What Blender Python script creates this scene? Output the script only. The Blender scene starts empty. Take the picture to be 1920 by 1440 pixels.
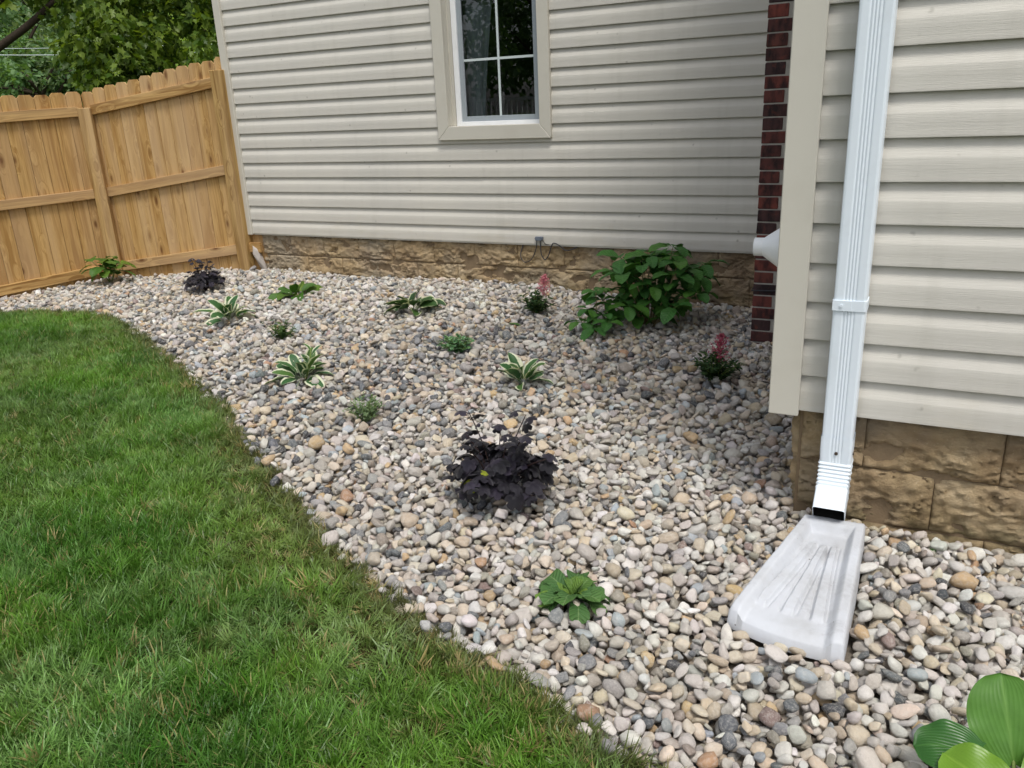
import bpy, bmesh, math, random
import numpy as np
from mathutils import Vector, Matrix, Euler, Quaternion, noise as mnoise

R = math.radians
PI = math.pi
scene = bpy.context.scene
COL = scene.collection
random.seed(7)
rng = np.random.default_rng(11)

# ------------------------------------------------------------------ camera
F_PX = 1529.43
CAM_RIGHT = Vector((0.89271701, 0.44857131, -0.0428967))
CAM_UP = Vector((-0.10903886, 0.30740176, 0.94531195))
CAM_FWD = Vector((-0.43722634, 0.83921865, -0.32333449))
CAM_POS = Vector((0.0, -5.7473, 1.43023))
cam = bpy.data.cameras.new("camera")
cam.sensor_width = 36.0
cam.lens = F_PX / 1920 * 36.0
cam.clip_start = 0.05
cam.clip_end = 600.0
cam_ob = bpy.data.objects.new("camera", cam)
COL.objects.link(cam_ob)
cam_ob.matrix_world = Matrix((
    (CAM_RIGHT.x, CAM_UP.x, -CAM_FWD.x, CAM_POS.x),
    (CAM_RIGHT.y, CAM_UP.y, -CAM_FWD.y, CAM_POS.y),
    (CAM_RIGHT.z, CAM_UP.z, -CAM_FWD.z, CAM_POS.z),
    (0, 0, 0, 1)))
scene.camera = cam_ob

# ------------------------------------------------------------------ sky, sun, exposure
SUN_DIR = Vector((0.32, -0.35, 1.0)).normalized()
world = bpy.data.worlds.new("World")
scene.world = world
world.use_nodes = True
wt = world.node_tree
wt.nodes.clear()
sky = wt.nodes.new("ShaderNodeTexSky")
sky.sky_type = 'NISHITA'
sky.sun_disc = False
sky.sun_elevation = math.asin(SUN_DIR.z)
sky.sun_rotation = math.atan2(SUN_DIR.x, SUN_DIR.y)
sky.air_density = 1.0
sky.dust_density = 3.0
sky.ozone_density = 1.0
hsv = wt.nodes.new("ShaderNodeHueSaturation")       # thin overcast: a much paler sky
hsv.inputs["Saturation"].default_value = 0.38
bg = wt.nodes.new("ShaderNodeBackground")
bg.inputs["Strength"].default_value = 0.14
wo = wt.nodes.new("ShaderNodeOutputWorld")
wt.links.new(sky.outputs[0], hsv.inputs["Color"])
wt.links.new(hsv.outputs[0], bg.inputs["Color"])
wt.links.new(bg.outputs[0], wo.inputs["Surface"])
sun = bpy.data.lights.new("sun", 'SUN')
sun.energy = 1.5
sun.angle = R(15)
sun.color = (1.0, 0.965, 0.91)
sun_ob = bpy.data.objects.new("sun", sun)
COL.objects.link(sun_ob)
sun_ob.rotation_euler = (-SUN_DIR).to_track_quat('-Z', 'Y').to_euler()
sun_ob.location = (2, -8, 12)
scene.view_settings.view_transform = 'Standard'
scene.view_settings.look = 'None'
scene.view_settings.exposure = 0.46
scene.view_settings.gamma = 1.0
scene.view_settings.use_curve_mapping = False
scene.render.engine = 'CYCLES'
scene.cycles.max_bounces = 8
scene.cycles.transparent_max_bounces = 12


# ------------------------------------------------------------------ helpers
def tag(o, label=None, cat=None, group=None, kind=None):
    if label: o["label"] = label
    if cat: o["category"] = cat
    if group: o["group"] = group
    if kind: o["kind"] = kind
    return o


def empty(name, loc=(0, 0, 0), rz=0.0):
    o = bpy.data.objects.new(name, None)
    COL.objects.link(o)
    o.empty_display_size = 0.05
    o.location = loc
    o.rotation_euler = (0, 0, rz)
    return o


def link(name, me, parent=None, loc=None, rot=None, scale=None):
    o = bpy.data.objects.new(name, me)
    COL.objects.link(o)
    if parent is not None: o.parent = parent
    if loc is not None: o.location = loc
    if rot is not None: o.rotation_euler = rot
    if scale is not None: o.scale = scale
    return o


class MB:
    """collects faces of one mesh"""
    def __init__(s):
        s.v = []; s.f = []

    def add(s, vs, fs):
        b = len(s.v)
        s.v.extend([tuple(p) for p in vs])
        s.f.extend([tuple(i + b for i in f) for f in fs])

    def box(s, lo, hi, M=None):
        x0, y0, z0 = lo; x1, y1, z1 = hi
        vs = [(x0, y0, z0), (x1, y0, z0), (x1, y1, z0), (x0, y1, z0), (x0, y0, z1), (x1, y0, z1), (x1, y1, z1), (x0, y1, z1)]
        if M is not None: vs = [M @ Vector(p) for p in vs]
        s.add(vs, [(0, 3, 2, 1), (4, 5, 6, 7), (0, 1, 5, 4), (1, 2, 6, 5), (2, 3, 7, 6), (3, 0, 4, 7)])

    def extrude(s, prof, axis_pts, closed=True, caps=True):
        """prof: function i -> list of 3D points; axis_pts: number of rings"""
        rings = [prof(i) for i in range(axis_pts)]
        n = len(rings[0]); vs = [p for r in rings for p in r]; fs = []
        m = n if closed else n - 1
        for i in range(axis_pts - 1):
            for j in range(m):
                k = (j + 1) % n
                fs.append((i * n + j, i * n + k, (i + 1) * n + k, (i + 1) * n + j))
        if caps and closed:
            fs.append(tuple(reversed(range(n))))
            fs.append(tuple(range((axis_pts - 1) * n, axis_pts * n)))
        s.add(vs, fs)

    def tube(s, pts, r, seg=8, caps=True):
        pts = [Vector(p) for p in pts]
        rr = r if isinstance(r, (list, tuple)) else [r] * len(pts)
        rings = []
        up = Vector((0.3, 0.2, 1)).normalized()
        for i, p in enumerate(pts):
            d = (pts[min(i + 1, len(pts) - 1)] - pts[max(i - 1, 0)])
            d = d.normalized() if d.length > 1e-9 else Vector((0, 0, 1))
            a = d.cross(up)
            if a.length < 1e-3: a = d.cross(Vector((1, 0, 0)))
            a.normalize(); b = d.cross(a).normalized()
            rings.append([p + (a * math.cos(2 * PI * k / seg) + b * math.sin(2 * PI * k / seg)) * rr[i] for k in range(seg)])
        s.extrude(lambda i: rings[i], len(rings), True, caps)

    def mesh(s, name, mat=None, smooth=False, bevel=0.0, bseg=1, angle=None):
        me = bpy.data.meshes.new(name)
        me.from_pydata(s.v, [], s.f)
        if bevel > 0:
            bm = bmesh.new(); bm.from_mesh(me)
            es = [e for e in bm.edges if len(e.link_faces) == 2 and e.calc_face_angle(0) > 0.6]
            bmesh.ops.bevel(bm, geom=es, offset=bevel, segments=bseg, affect='EDGES', profile=0.5)
            bm.to_mesh(me); bm.free()
        me.validate()
        if mat is not None: me.materials.append(mat)
        if smooth:
            me.polygons.foreach_set("use_smooth", [True] * len(me.polygons))
            if angle: me.set_sharp_from_angle(angle=angle)
        me.update()
        return me

    def build(s, name, mat=None, parent=None, smooth=False, bevel=0.0, bseg=1, angle=None, **k):
        return link(name, s.mesh(name, mat, smooth, bevel, bseg, angle), parent, **k)


def np_mesh(name, V, F, mat, smooth=True, uv=None, col=None):
    """bulk mesh from numpy: V (n,3), F (m,k)"""
    me = bpy.data.meshes.new(name)
    m, k = F.shape
    me.vertices.add(len(V)); me.vertices.foreach_set("co", np.ascontiguousarray(V, np.float32).ravel())
    me.loops.add(m * k); me.loops.foreach_set("vertex_index", np.ascontiguousarray(F, np.int32).ravel())
    me.polygons.add(m)
    me.polygons.foreach_set("loop_start", np.arange(0, m * k, k, dtype=np.int32))
    me.polygons.foreach_set("loop_total", np.full(m, k, np.int32))
    if smooth: me.polygons.foreach_set("use_smooth", np.ones(m, bool))
    me.update(calc_edges=True)
    if uv is not None:
        l = me.uv_layers.new(name="UVMap")
        l.data.foreach_set("uv", np.ascontiguousarray(uv[F.ravel()], np.float32).ravel())
    if col is not None:
        a = me.attributes.new("rnd", 'FLOAT', 'POINT')
        a.data.foreach_set("value", np.ascontiguousarray(col, np.float32))
    me.materials.append(mat)
    return me


def vnoise(x, y, z=0.0, seed=0):
    """vectorised value noise in 3D, 0..1"""
    x = np.asarray(x, float); y = np.asarray(y, float); z = np.asarray(z, float) + np.zeros_like(x)
    xi = np.floor(x).astype(np.int64); yi = np.floor(y).astype(np.int64); zi = np.floor(z).astype(np.int64)
    fx = x - xi; fy = y - yi; fz = z - zi
    fx = fx * fx * (3 - 2 * fx); fy = fy * fy * (3 - 2 * fy); fz = fz * fz * (3 - 2 * fz)

    def hsh(a, b, c):
        n = (a * 374761393 + b * 668265263 + c * 2147483647 + seed * 974711) & 0xFFFFFFFF
        n = ((n ^ (n >> 13)) * 1274126177) & 0xFFFFFFFF
        n = (n ^ (n >> 16)) & 0xFFFF
        return n / 65535.0
    r = 0
    for dx in (0, 1):
        for dy in (0, 1):
            for dz in (0, 1):
                w = (fx if dx else 1 - fx) * (fy if dy else 1 - fy) * (fz if dz else 1 - fz)
                r = r + w * hsh(xi + dx, yi + dy, zi + dz)
    return r


def fbm(x, y, z=0.0, oct=4, seed=0):
    r = 0; a = 0.5; f = 1.0; t = 0
    for i in range(oct):
        r = r + a * vnoise(np.asarray(x) * f, np.asarray(y) * f, np.asarray(z) * f, seed + i * 17); t += a
        a *= 0.5; f *= 2.03
    return r / t


def at(px, py, d):
    """a point seen at that place of the photograph, d metres along the view"""
    return CAM_POS + (CAM_FWD + CAM_RIGHT * ((px - 960) / F_PX) - CAM_UP * ((py - 720) / F_PX)) * d


def to_px(P):
    D = np.asarray(P, float) - np.array(CAM_POS)
    z = D @ np.array(CAM_FWD)
    return 960 + F_PX * (D @ np.array(CAM_RIGHT)) / z, 720 - F_PX * (D @ np.array(CAM_UP)) / z, z


# ------------------------------------------------------------------ materials
class NT:
    def __init__(s, name):
        s.m = bpy.data.materials.new(name); s.m.use_nodes = True
        s.t = s.m.node_tree; s.t.nodes.clear()

    def N(s, typ, ins=None, **props):
        n = s.t.nodes.new(typ)
        for k, v in props.items(): setattr(n, k, v)
        for k, v in (ins or {}).items():
            if isinstance(v, bpy.types.NodeSocket): s.t.links.new(v, n.inputs[k])
            else: n.inputs[k].default_value = v
        return n

    def coord(s, which="Object"):
        return s.N("ShaderNodeTexCoord").outputs[which]

    def mapping(s, v, scale=(1, 1, 1), loc=(0, 0, 0), rot=(0, 0, 0)):
        return s.N("ShaderNodeMapping", {"Vector": v, "Scale": scale, "Location": loc, "Rotation": rot}).outputs[0]

    def noise(s, v, scale, detail=4, rough=0.55, dist=0.0):
        return s.N("ShaderNodeTexNoise", {"Vector": v, "Scale": scale, "Detail": detail, "Roughness": rough, "Distortion": dist}).outputs["Fac"]

    def voro(s, v, scale, feature='F1', out="Distance", rand=1.0):
        return s.N("ShaderNodeTexVoronoi", {"Vector": v, "Scale": scale, "Randomness": rand}, feature=feature).outputs[out]

    def ramp(s, f, stops, interp='LINEAR'):
        n = s.N("ShaderNodeValToRGB", {"Fac": f}); c = n.color_ramp; c.interpolation = interp
        while len(c.elements) < len(stops): c.elements.new(0.5)
        for e, (p, q) in zip(c.elements, stops):
            e.position = p
            e.color = (q, q, q, 1) if isinstance(q, (int, float)) else (*q, 1)
        return n.outputs[0]

    def mix(s, f, a, b, blend='MIX'):
        n = s.N("ShaderNodeMix", None, data_type='RGBA', blend_type=blend)
        for i, v in ((0, f), (6, a), (7, b)):
            if isinstance(v, bpy.types.NodeSocket): s.t.links.new(v, n.inputs[i])
            elif i == 0: n.inputs[0].default_value = v
            else: n.inputs[i].default_value = (*v, 1) if len(v) == 3 else v
        return n.outputs[2]

    def math(s, op, a, b=0.0, c=None):
        n = s.N("ShaderNodeMath", None, operation=op)
        for i, v in enumerate((a, b) if c is None else (a, b, c)):
            if isinstance(v, bpy.types.NodeSocket): s.t.links.new(v, n.inputs[i])
            else: n.inputs[i].default_value = v
        return n.outputs[0]

    def vadd(s, a, b):
        n = s.N("ShaderNodeVectorMath", None, operation='ADD')
        for i, v in enumerate((a, b)):
            if isinstance(v, bpy.types.NodeSocket): s.t.links.new(v, n.inputs[i])
            else: n.inputs[i].default_value = v
        return n.outputs[0]

    def rnd(s):
        return s.N("ShaderNodeObjectInfo").outputs["Random"]

    def rndvec(s, v, k=37.0):
        r = s.rnd()
        c = s.N("ShaderNodeCombineXYZ", {"X": s.math('MULTIPLY', r, k), "Y": s.math('MULTIPLY', r, k * 1.7), "Z": s.math('MULTIPLY', r, k * 2.3)})
        return s.vadd(v, c.outputs[0])

    def bump(s, h, strength=0.4, dist=0.01, normal=None):
        d = {"Height": h, "Strength": strength, "Distance": dist}
        if normal is not None: d["Normal"] = normal
        return s.N("ShaderNodeBump", d).outputs[0]

    def principled(s, color, rough=0.6, normal=None, spec=0.4, **kw):
        d = {"Base Color": color if isinstance(color, bpy.types.NodeSocket) else (*color, 1), "Roughness": rough, "Specular IOR Level": spec}
        if normal is not None: d["Normal"] = normal
        d.update(kw)
        return s.N("ShaderNodeBsdfPrincipled", d).outputs[0]

    def out(s, sh):
        o = s.N("ShaderNodeOutputMaterial"); s.t.links.new(sh, o.inputs["Surface"])
        return s.m


def hexlin(r, g, b):
    f = lambda c: (c / 255 / 12.92) if c <= 10 else ((c / 255 + 0.055) / 1.055) ** 2.4
    return (f(r), f(g), f(b))


def m_siding(name, base, grain=0.25):
    n = NT(name); v = n.coord()
    g = n.noise(n.mapping(v, (5.0, 40, 150)), 1.6, 5, 0.7, 1.2)
    big = n.noise(v, 1.3, 4, 0.6)
    col = n.mix(n.ramp(big, [(0.35, 0.0), (0.7, 1.0)]), base, tuple(c * k for c, k in zip(base, (0.93, 0.935, 0.95))))
    # rain streaks and a film of dust
    st = n.noise(n.mapping(v, (9, 9, 0.7)), 1.0, 5, 0.6)
    col = n.mix(n.math('MULTIPLY', n.ramp(st, [(0.52, 0.0), (0.75, 1.0)]), 0.16), col, hexlin(150, 146, 132))
    # sparse specks of dirt
    sp = n.voro(n.mapping(v, (9, 9, 9)), 1.0)
    keep = n.noise(v, 23.0, 1)
    spot = n.math('MULTIPLY', n.ramp(sp, [(0.045, 1.0), (0.11, 0.0)]), n.ramp(keep, [(0.47, 0.0), (0.58, 1.0)]))
    col = n.mix(n.math('MULTIPLY', spot, 0.5), col, hexlin(120, 116, 105))
    z_ = n.N("ShaderNodeSeparateXYZ", {"Vector": v}).outputs["Z"]
    mud = n.math('MULTIPLY', n.ramp(n.math('ADD', z_, n.math('MULTIPLY', n.noise(v, 2.2, 5, 0.7), 0.9)), [(0.72, 1.0), (1.0, 0.0)]), n.ramp(n.noise(n.mapping(v, (3, 3, 14)), 1.0, 6, 0.7), [(0.42, 0.0), (0.62, 1.0)]))
    col = n.mix(n.math('MULTIPLY', mud, 0.35), col, hexlin(178, 166, 132))
    return n.out(n.principled(col, 0.55, n.bump(g, grain, 0.004), 0.3))


def m_plain(name, base, rough=0.5, spec=0.4, dirt=0.1, dirtcol=(0.2, 0.18, 0.15), scale=8.0, metallic=0.0, bump=0.0):
    n = NT(name); v = n.coord()
    a = n.noise(v, scale, 6, 0.65)
    col = n.mix(n.math('MULTIPLY', n.ramp(a, [(0.5, 0.0), (0.8, 1.0)]), dirt * 3), base, dirtcol)
    nm = n.bump(n.noise(v, scale * 12, 4), bump, 0.004) if bump else None
    return n.out(n.principled(col, rough, nm, spec, Metallic=metallic))


def m_wood(name, light, dark, rnd_amt=0.22, axis='Z', grain=1.0):
    n = NT(name)
    v0 = n.coord()
    v = n.rndvec(v0, 13.0)
    sc = {'Z': (22, 22, 1.1), 'X': (1.1, 22, 22)}[axis]
    kn = {'Z': (7.5, 7.5, 3.0), 'X': (3.0, 7.5, 7.5)}[axis]
    kd = n.voro(n.mapping(v, kn), 1.0)
    knot = n.ramp(kd, [(0.0, 1.0), (0.16, 0.7), (0.42, 0.0)])
    warp = n.noise(n.mapping(v, tuple(c * 0.3 for c in sc)), 1.0, 3, 0.5)
    wv = n.vadd(n.mapping(v, sc), n.N("ShaderNodeCombineXYZ", {"X": n.math('MULTIPLY', warp, 5.0 * grain), "Y": n.math('MULTIPLY', knot, 3.2), "Z": n.math('MULTIPLY', warp, 5.0 * grain if axis == 'X' else 0.5)}).outputs[0])
    rings = n.noise(wv, 1.0, 3, 0.6, 0.8)
    fine = n.noise(n.mapping(v, tuple(c * 7 for c in sc)), 1.0, 3, 0.6)
    broad = n.noise(n.mapping(v, tuple(c * 0.16 for c in sc)), 1.0, 3, 0.6)
    col = n.mix(n.ramp(rings, [(0.38, 0.0), (0.58, 1.0)]), dark, light)
    col = n.mix(n.math('MULTIPLY', n.ramp(fine, [(0.4, 1.0), (0.62, 0.0)]), 0.22), col, tuple(c * 0.55 for c in dark))
    col = n.mix(n.math('MULTIPLY', n.ramp(broad, [(0.42, 0.0), (0.66, 1.0)]), 0.55), col, hexlin(200, 172, 136))
    r = n.rnd()
    col = n.mix(n.math('MULTIPLY', r, rnd_amt), col, hexlin(140, 96, 54))
    core = n.ramp(kd, [(0.06, 1.0), (0.12, 0.45), (0.24, 0.0)])
    col = n.mix(n.math('MULTIPLY', core, 0.8), col, hexlin(92, 52, 24))
    # weather stain with a shape of its own
    stn = n.noise(n.mapping(v, (3, 3, 0.6) if axis == 'Z' else (0.6, 3, 3)), 1.0, 5, 0.65)
    col = n.mix(n.math('MULTIPLY', n.ramp(stn, [(0.55, 0.0), (0.72, 1.0)]), 0.28), col, hexlin(128, 104, 70))
    nm = n.bump(n.mix(0.5, rings, fine), 0.22, 0.003)
    return n.out(n.principled(col, 0.72, nm, 0.25))


def m_brick():
    n = NT("brick_red"); v = n.rndvec(n.coord(), 9.0); r = n.rnd()
    col = n.ramp(r, [(0.0, hexlin(122, 66, 58)), (0.25, hexlin(100, 58, 54)), (0.5, hexlin(80, 54, 52)), (0.75, hexlin(66, 52, 54)), (1.0, hexlin(112, 66, 58))])
    b = n.noise(n.mapping(v, (18, 18, 7)), 1.0, 5, 0.6)
    col = n.mix(n.math('MULTIPLY', n.ramp(b, [(0.44, 0.0), (0.6, 1.0)]), 0.85), col, hexlin(38, 32, 34))
    b2 = n.noise(v, 26, 4)
    col = n.mix(n.math('MULTIPLY', n.ramp(b2, [(0.56, 0.0), (0.72, 1.0)]), 0.35), col, hexlin(140, 72, 58))
    nm = n.bump(n.noise(v, 90, 5, 0.65), 0.5, 0.004)
    return n.out(n.principled(col, 0.85, nm, 0.25))


def m_stone():
    n = NT("foundation_stone"); v0 = n.coord(); v = n.rndvec(v0, 3.0)
    a = n.noise(v, 5.0, 6, 0.62)
    col = n.ramp(a, [(0.3, hexlin(164, 140, 106)), (0.46, hexlin(196, 172, 134)), (0.6, hexlin(212, 190, 154)), (0.78, hexlin(196, 180, 154))])
    gr = n.noise(v0, 1.7, 5, 0.6)
    col = n.mix(n.math('MULTIPLY', n.ramp(gr, [(0.47, 0.0), (0.63, 1.0)]), 0.75), col, hexlin(160, 150, 134))
    rd = n.noise(v0, 2.3, 3, 0.5)
    col = n.mix(n.math('MULTIPLY', n.ramp(rd, [(0.5, 0.0), (0.7, 1.0)]), 0.35), col, hexlin(150, 116, 86))
    dk = n.noise(n.mapping(v, (5, 5, 12)), 1.0, 6, 0.7)
    col = n.mix(n.math('MULTIPLY', n.ramp(dk, [(0.5, 0.0), (0.66, 1.0)]), 0.45), col, hexlin(104, 84, 62))
    wh = n.voro(v, 55.0)
    col = n.mix(n.math('MULTIPLY', n.ramp(wh, [(0.1, 1.0), (0.18, 0.0)]), 0.5), col, hexlin(206, 190, 160))
    moss = n.math('MULTIPLY', n.ramp(n.N("ShaderNodeSeparateXYZ", {"Vector": v0}).outputs["Z"], [(0.02, 1.0), (0.12, 0.0)]), n.ramp(n.noise(v0, 9, 4), [(0.45, 0.0), (0.6, 1.0)]))
    col = n.mix(n.math('MULTIPLY', moss, 0.5), col, hexlin(72, 76, 38))
    h = n.mix(0.5, n.noise(n.mapping(v, (22, 22, 40)), 1.0, 8, 0.78, 0.8), n.noise(v, 120, 5, 0.8))
    return n.out(n.principled(col, 0.92, n.bump(h, 1.0, 0.03), 0.15))


def m_mortar(name="mortar", c=(150, 140, 128)):
    n = NT(name); v = n.coord()
    a = n.noise(v, 30, 5, 0.6)
    col = n.mix(a, hexlin(*[int(k * 0.72) for k in c]), hexlin(*c))
    return n.out(n.principled(col, 0.95, n.bump(n.noise(v, 150, 4), 0.6, 0.004), 0.1))


def m_pebble(name, use_instancer):
    n = NT(name); v0 = n.coord()
    if use_instancer:
        c = n.N("ShaderNodeAttribute", None, attribute_type='INSTANCER', attribute_name="col").outputs["Color"]
        q = n.N("ShaderNodeAttribute", None, attribute_type='INSTANCER', attribute_name="rnd").outputs["Fac"]
    else:
        oi = n.N("ShaderNodeObjectInfo"); c = oi.outputs["Color"]; q = oi.outputs["Random"]
    off = n.N("ShaderNodeCombineXYZ", {"X": n.math('MULTIPLY', q, 31.0), "Y": n.math('MULTIPLY', q, 57.0), "Z": n.math('MULTIPLY', q, 83.0)}).outputs[0]
    v = n.vadd(v0, off)
    big = n.noise(v, 1.3, 4, 0.6, 0.5)
    col = n.mix(n.math('MULTIPLY', n.ramp(big, [(0.38, 0.0), (0.66, 1.0)]), 0.3), c, n.mix(1.0, c, (0.62, 0.58, 0.54), 'MULTIPLY'))
    dust = n.noise(v, 2.4, 5, 0.7)
    col = n.mix(n.math('MULTIPLY', n.ramp(dust, [(0.46, 0.0), (0.7, 1.0)]), 0.45), col, hexlin(222, 217, 208))
    sp = n.noise(v, 9.0, 5, 0.75)
    col = n.mix(n.math('MULTIPLY', n.ramp(sp, [(0.55, 0.0), (0.68, 1.0)]), 0.32), col, n.mix(1.0, c, (0.42, 0.41, 0.42), 'MULTIPLY'))
    # veins in some of them
    vn = n.math('ABSOLUTE', n.math('SUBTRACT', n.noise(n.mapping(v, (1.0, 1.0, 2.6)), 1.5, 3, 0.5, 1.2), 0.5))
    vein = n.math('MULTIPLY', n.ramp(vn, [(0.0, 1.0), (0.022, 0.0)]), n.ramp(q, [(0.62, 0.0), (0.66, 0.5)]))
    col = n.mix(vein, col, hexlin(220, 214, 204))
    h = n.mix(0.35, n.noise(v, 3.5, 5, 0.65), n.noise(v, 20, 4, 0.7))
    rough = n.ramp(q, [(0.0, 0.62), (1.0, 0.85)])
    return n.out(n.principled(col, rough, n.bump(h, 0.55, 0.16), 0.3))


def m_leaf(name, base, tip=None, edge=None, edge_w=0.72, vein=None, rough=0.45, spec=0.35, rndcol=None, rnd_amt=0.5, trans=0.25, nveins=9.0, mottling=0.35, veinbump=0.5, attr=False, curved=1.6, side_amt=1.0):
    """leaf with UV: u across (0..1), v along (0..1)"""
    n = NT(name)
    uv = n.coord("UV")
    s = n.N("ShaderNodeSeparateXYZ", {"Vector": uv})
    u = n.math('ABSOLUTE', n.math('SUBTRACT', n.math('MULTIPLY', s.outputs[0], 2.0), 1.0))
    vv = s.outputs[1]
    r = n.N("ShaderNodeAttribute", None, attribute_name="rnd").outputs["Fac"] if attr else n.rnd()
    ov = n.rndvec(n.coord(), 5.0)
    mot = n.noise(ov, 25.0, 4, 0.6)
    col = n.mix(n.math('MULTIPLY', n.ramp(mot, [(0.38, 0.0), (0.65, 1.0)]), mottling), base, tuple(c * 0.55 for c in base))
    if tip: col = n.mix(n.ramp(vv, [(0.45, 0.0), (1.0, 0.7)]), col, tip)
    if rndcol: col = n.mix(n.math('MULTIPLY', n.ramp(r, [(0.35, 0.0), (1.0, 1.0)]), rnd_amt), col, rndcol)
    # side veins run from the midrib towards the tip
    ph = n.math('SUBTRACT', n.math('MULTIPLY', vv, nveins), n.math('MULTIPLY', u, curved))
    w = n.math('ABSOLUTE', n.math('SINE', n.math('MULTIPLY', ph, PI)))
    if vein:
        side = n.ramp(w, [(0.0, 0.6), (0.2, 0.0)])
        mid = n.ramp(u, [(0.0, 1.0), (0.09, 0.0)])
        col = n.mix(n.math('MULTIPLY', n.math('MAXIMUM', n.math('MULTIPLY', side, side_amt), mid), 0.7), col, vein)
    if edge:
        wob = n.math('MULTIPLY', n.noise(n.mapping(uv, (1.2, 7, 1)), 2.2, 3), 0.34)
        e = n.ramp(n.math('ADD', u, n.math('SUBTRACT', wob, 0.17)), [(edge_w, 0.0), (edge_w + 0.06, 1.0)])
        col = n.mix(e, col, edge)
    nm = n.bump(w, veinbump, 0.003)
    p = n.principled(col, rough, nm, spec)
    t = n.N("ShaderNodeBsdfTranslucent", {"Color": n.mix(1.0, col, (0.9, 1.0, 0.5), 'MULTIPLY'), "Normal": nm}).outputs[0]
    return n.out(n.N("ShaderNodeMixShader", {0: trans, 1: p, 2: t}).outputs[0])


def m_grass():
    n = NT("grass_blade")
    c = n.N("ShaderNodeAttribute", None, attribute_type='INSTANCER', attribute_name="col").outputs["Color"]
    bl = n.N("ShaderNodeAttribute", None, attribute_name="rnd").outputs["Fac"]
    v = n.N("ShaderNodeSeparateXYZ", {"Vector": n.coord("UV")}).outputs[1]
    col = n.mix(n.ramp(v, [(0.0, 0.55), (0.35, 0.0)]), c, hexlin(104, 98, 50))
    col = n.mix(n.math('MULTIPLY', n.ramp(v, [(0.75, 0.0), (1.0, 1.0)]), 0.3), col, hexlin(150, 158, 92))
    col = n.mix(n.math('MULTIPLY', n.ramp(bl, [(0.0, 0.0), (1.0, 1.0)]), 0.45), col, n.mix(1.0, col, (0.55, 0.62, 0.55), 'MULTIPLY'))
    col = n.mix(n.ramp(bl, [(0.945, 0.0), (0.955, 0.85)]), col, hexlin(176, 164, 112))
    p = n.principled(col, 0.4, None, 0.4)
    t = n.N("ShaderNodeBsdfTranslucent", {"Color": n.mix(1.0, col, (0.95, 1.0, 0.5), 'MULTIPLY')}).outputs[0]
    return n.out(n.N("ShaderNodeMixShader", {0: 0.3, 1: p, 2: t}).outputs[0])


def m_soil(name, a, b, scale=14.0):
    n = NT(name); v = n.coord()
    col = n.mix(n.ramp(n.noise(v, scale, 6, 0.65), [(0.35, 0.0), (0.65, 1.0)]), a, b)
    return n.out(n.principled(col, 0.95, n.bump(n.noise(v, scale * 4, 5, 0.7), 0.8, 0.02), 0.1))


def m_bark(name, c):
    n = NT(name); v = n.coord()
    a = n.noise(n.mapping(v, (14, 14, 3)), 1.0, 6, 0.65)
    return n.out(n.principled(n.mix(a, tuple(k * 0.5 for k in c), c), 0.9, n.bump(a, 0.9, 0.03), 0.15))


def m_glass():
    n = NT("window_glass")
    fr = n.N("ShaderNodeFresnel", {"IOR": 1.55}).outputs[0]
    fac = n.math('ADD', n.math('MULTIPLY', fr, 1.25), 0.02)
    g = n.N("ShaderNodeBsdfGlossy", {"Roughness": 0.0, "Color": (0.95, 0.97, 1, 1)}).outputs[0]
    t = n.N("ShaderNodeBsdfTransparent", {"Color": (0.72, 0.76, 0.78, 1)}).outputs[0]
    return n.out(n.N("ShaderNodeMixShader", {0: fac, 1: t, 2: g}).outputs[0])


def m_splash():
    n = NT("splash_plastic"); v = n.coord()
    a = n.noise(v, 6.0, 6, 0.65); b = n.noise(v, 9.0, 7, 0.72)
    col = n.mix(n.math('MULTIPLY', n.ramp(a, [(0.42, 0.0), (0.68, 1.0)]), 0.45), hexlin(194, 197, 202), hexlin(160, 159, 156))
    col = n.mix(n.math('MULTIPLY', n.ramp(b, [(0.56, 0.0), (0.66, 1.0)]), 0.35), col, hexlin(146, 144, 146))
    sp = n.voro(v, 26.0)
    col = n.mix(n.math('MULTIPLY', n.ramp(sp, [(0.05, 1.0), (0.09, 0.0)]), n.ramp(n.noise(v, 14, 1), [(0.58, 0.0), (0.6, 0.8)])), col, hexlin(70, 60, 48))
    return n.out(n.principled(col, 0.5, n.bump(n.noise(v, 70, 5, 0.7), 0.25, 0.003), 0.35, **{"Subsurface Weight": 0.15, "Subsurface Radius": (0.02, 0.02, 0.02)}))


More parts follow.
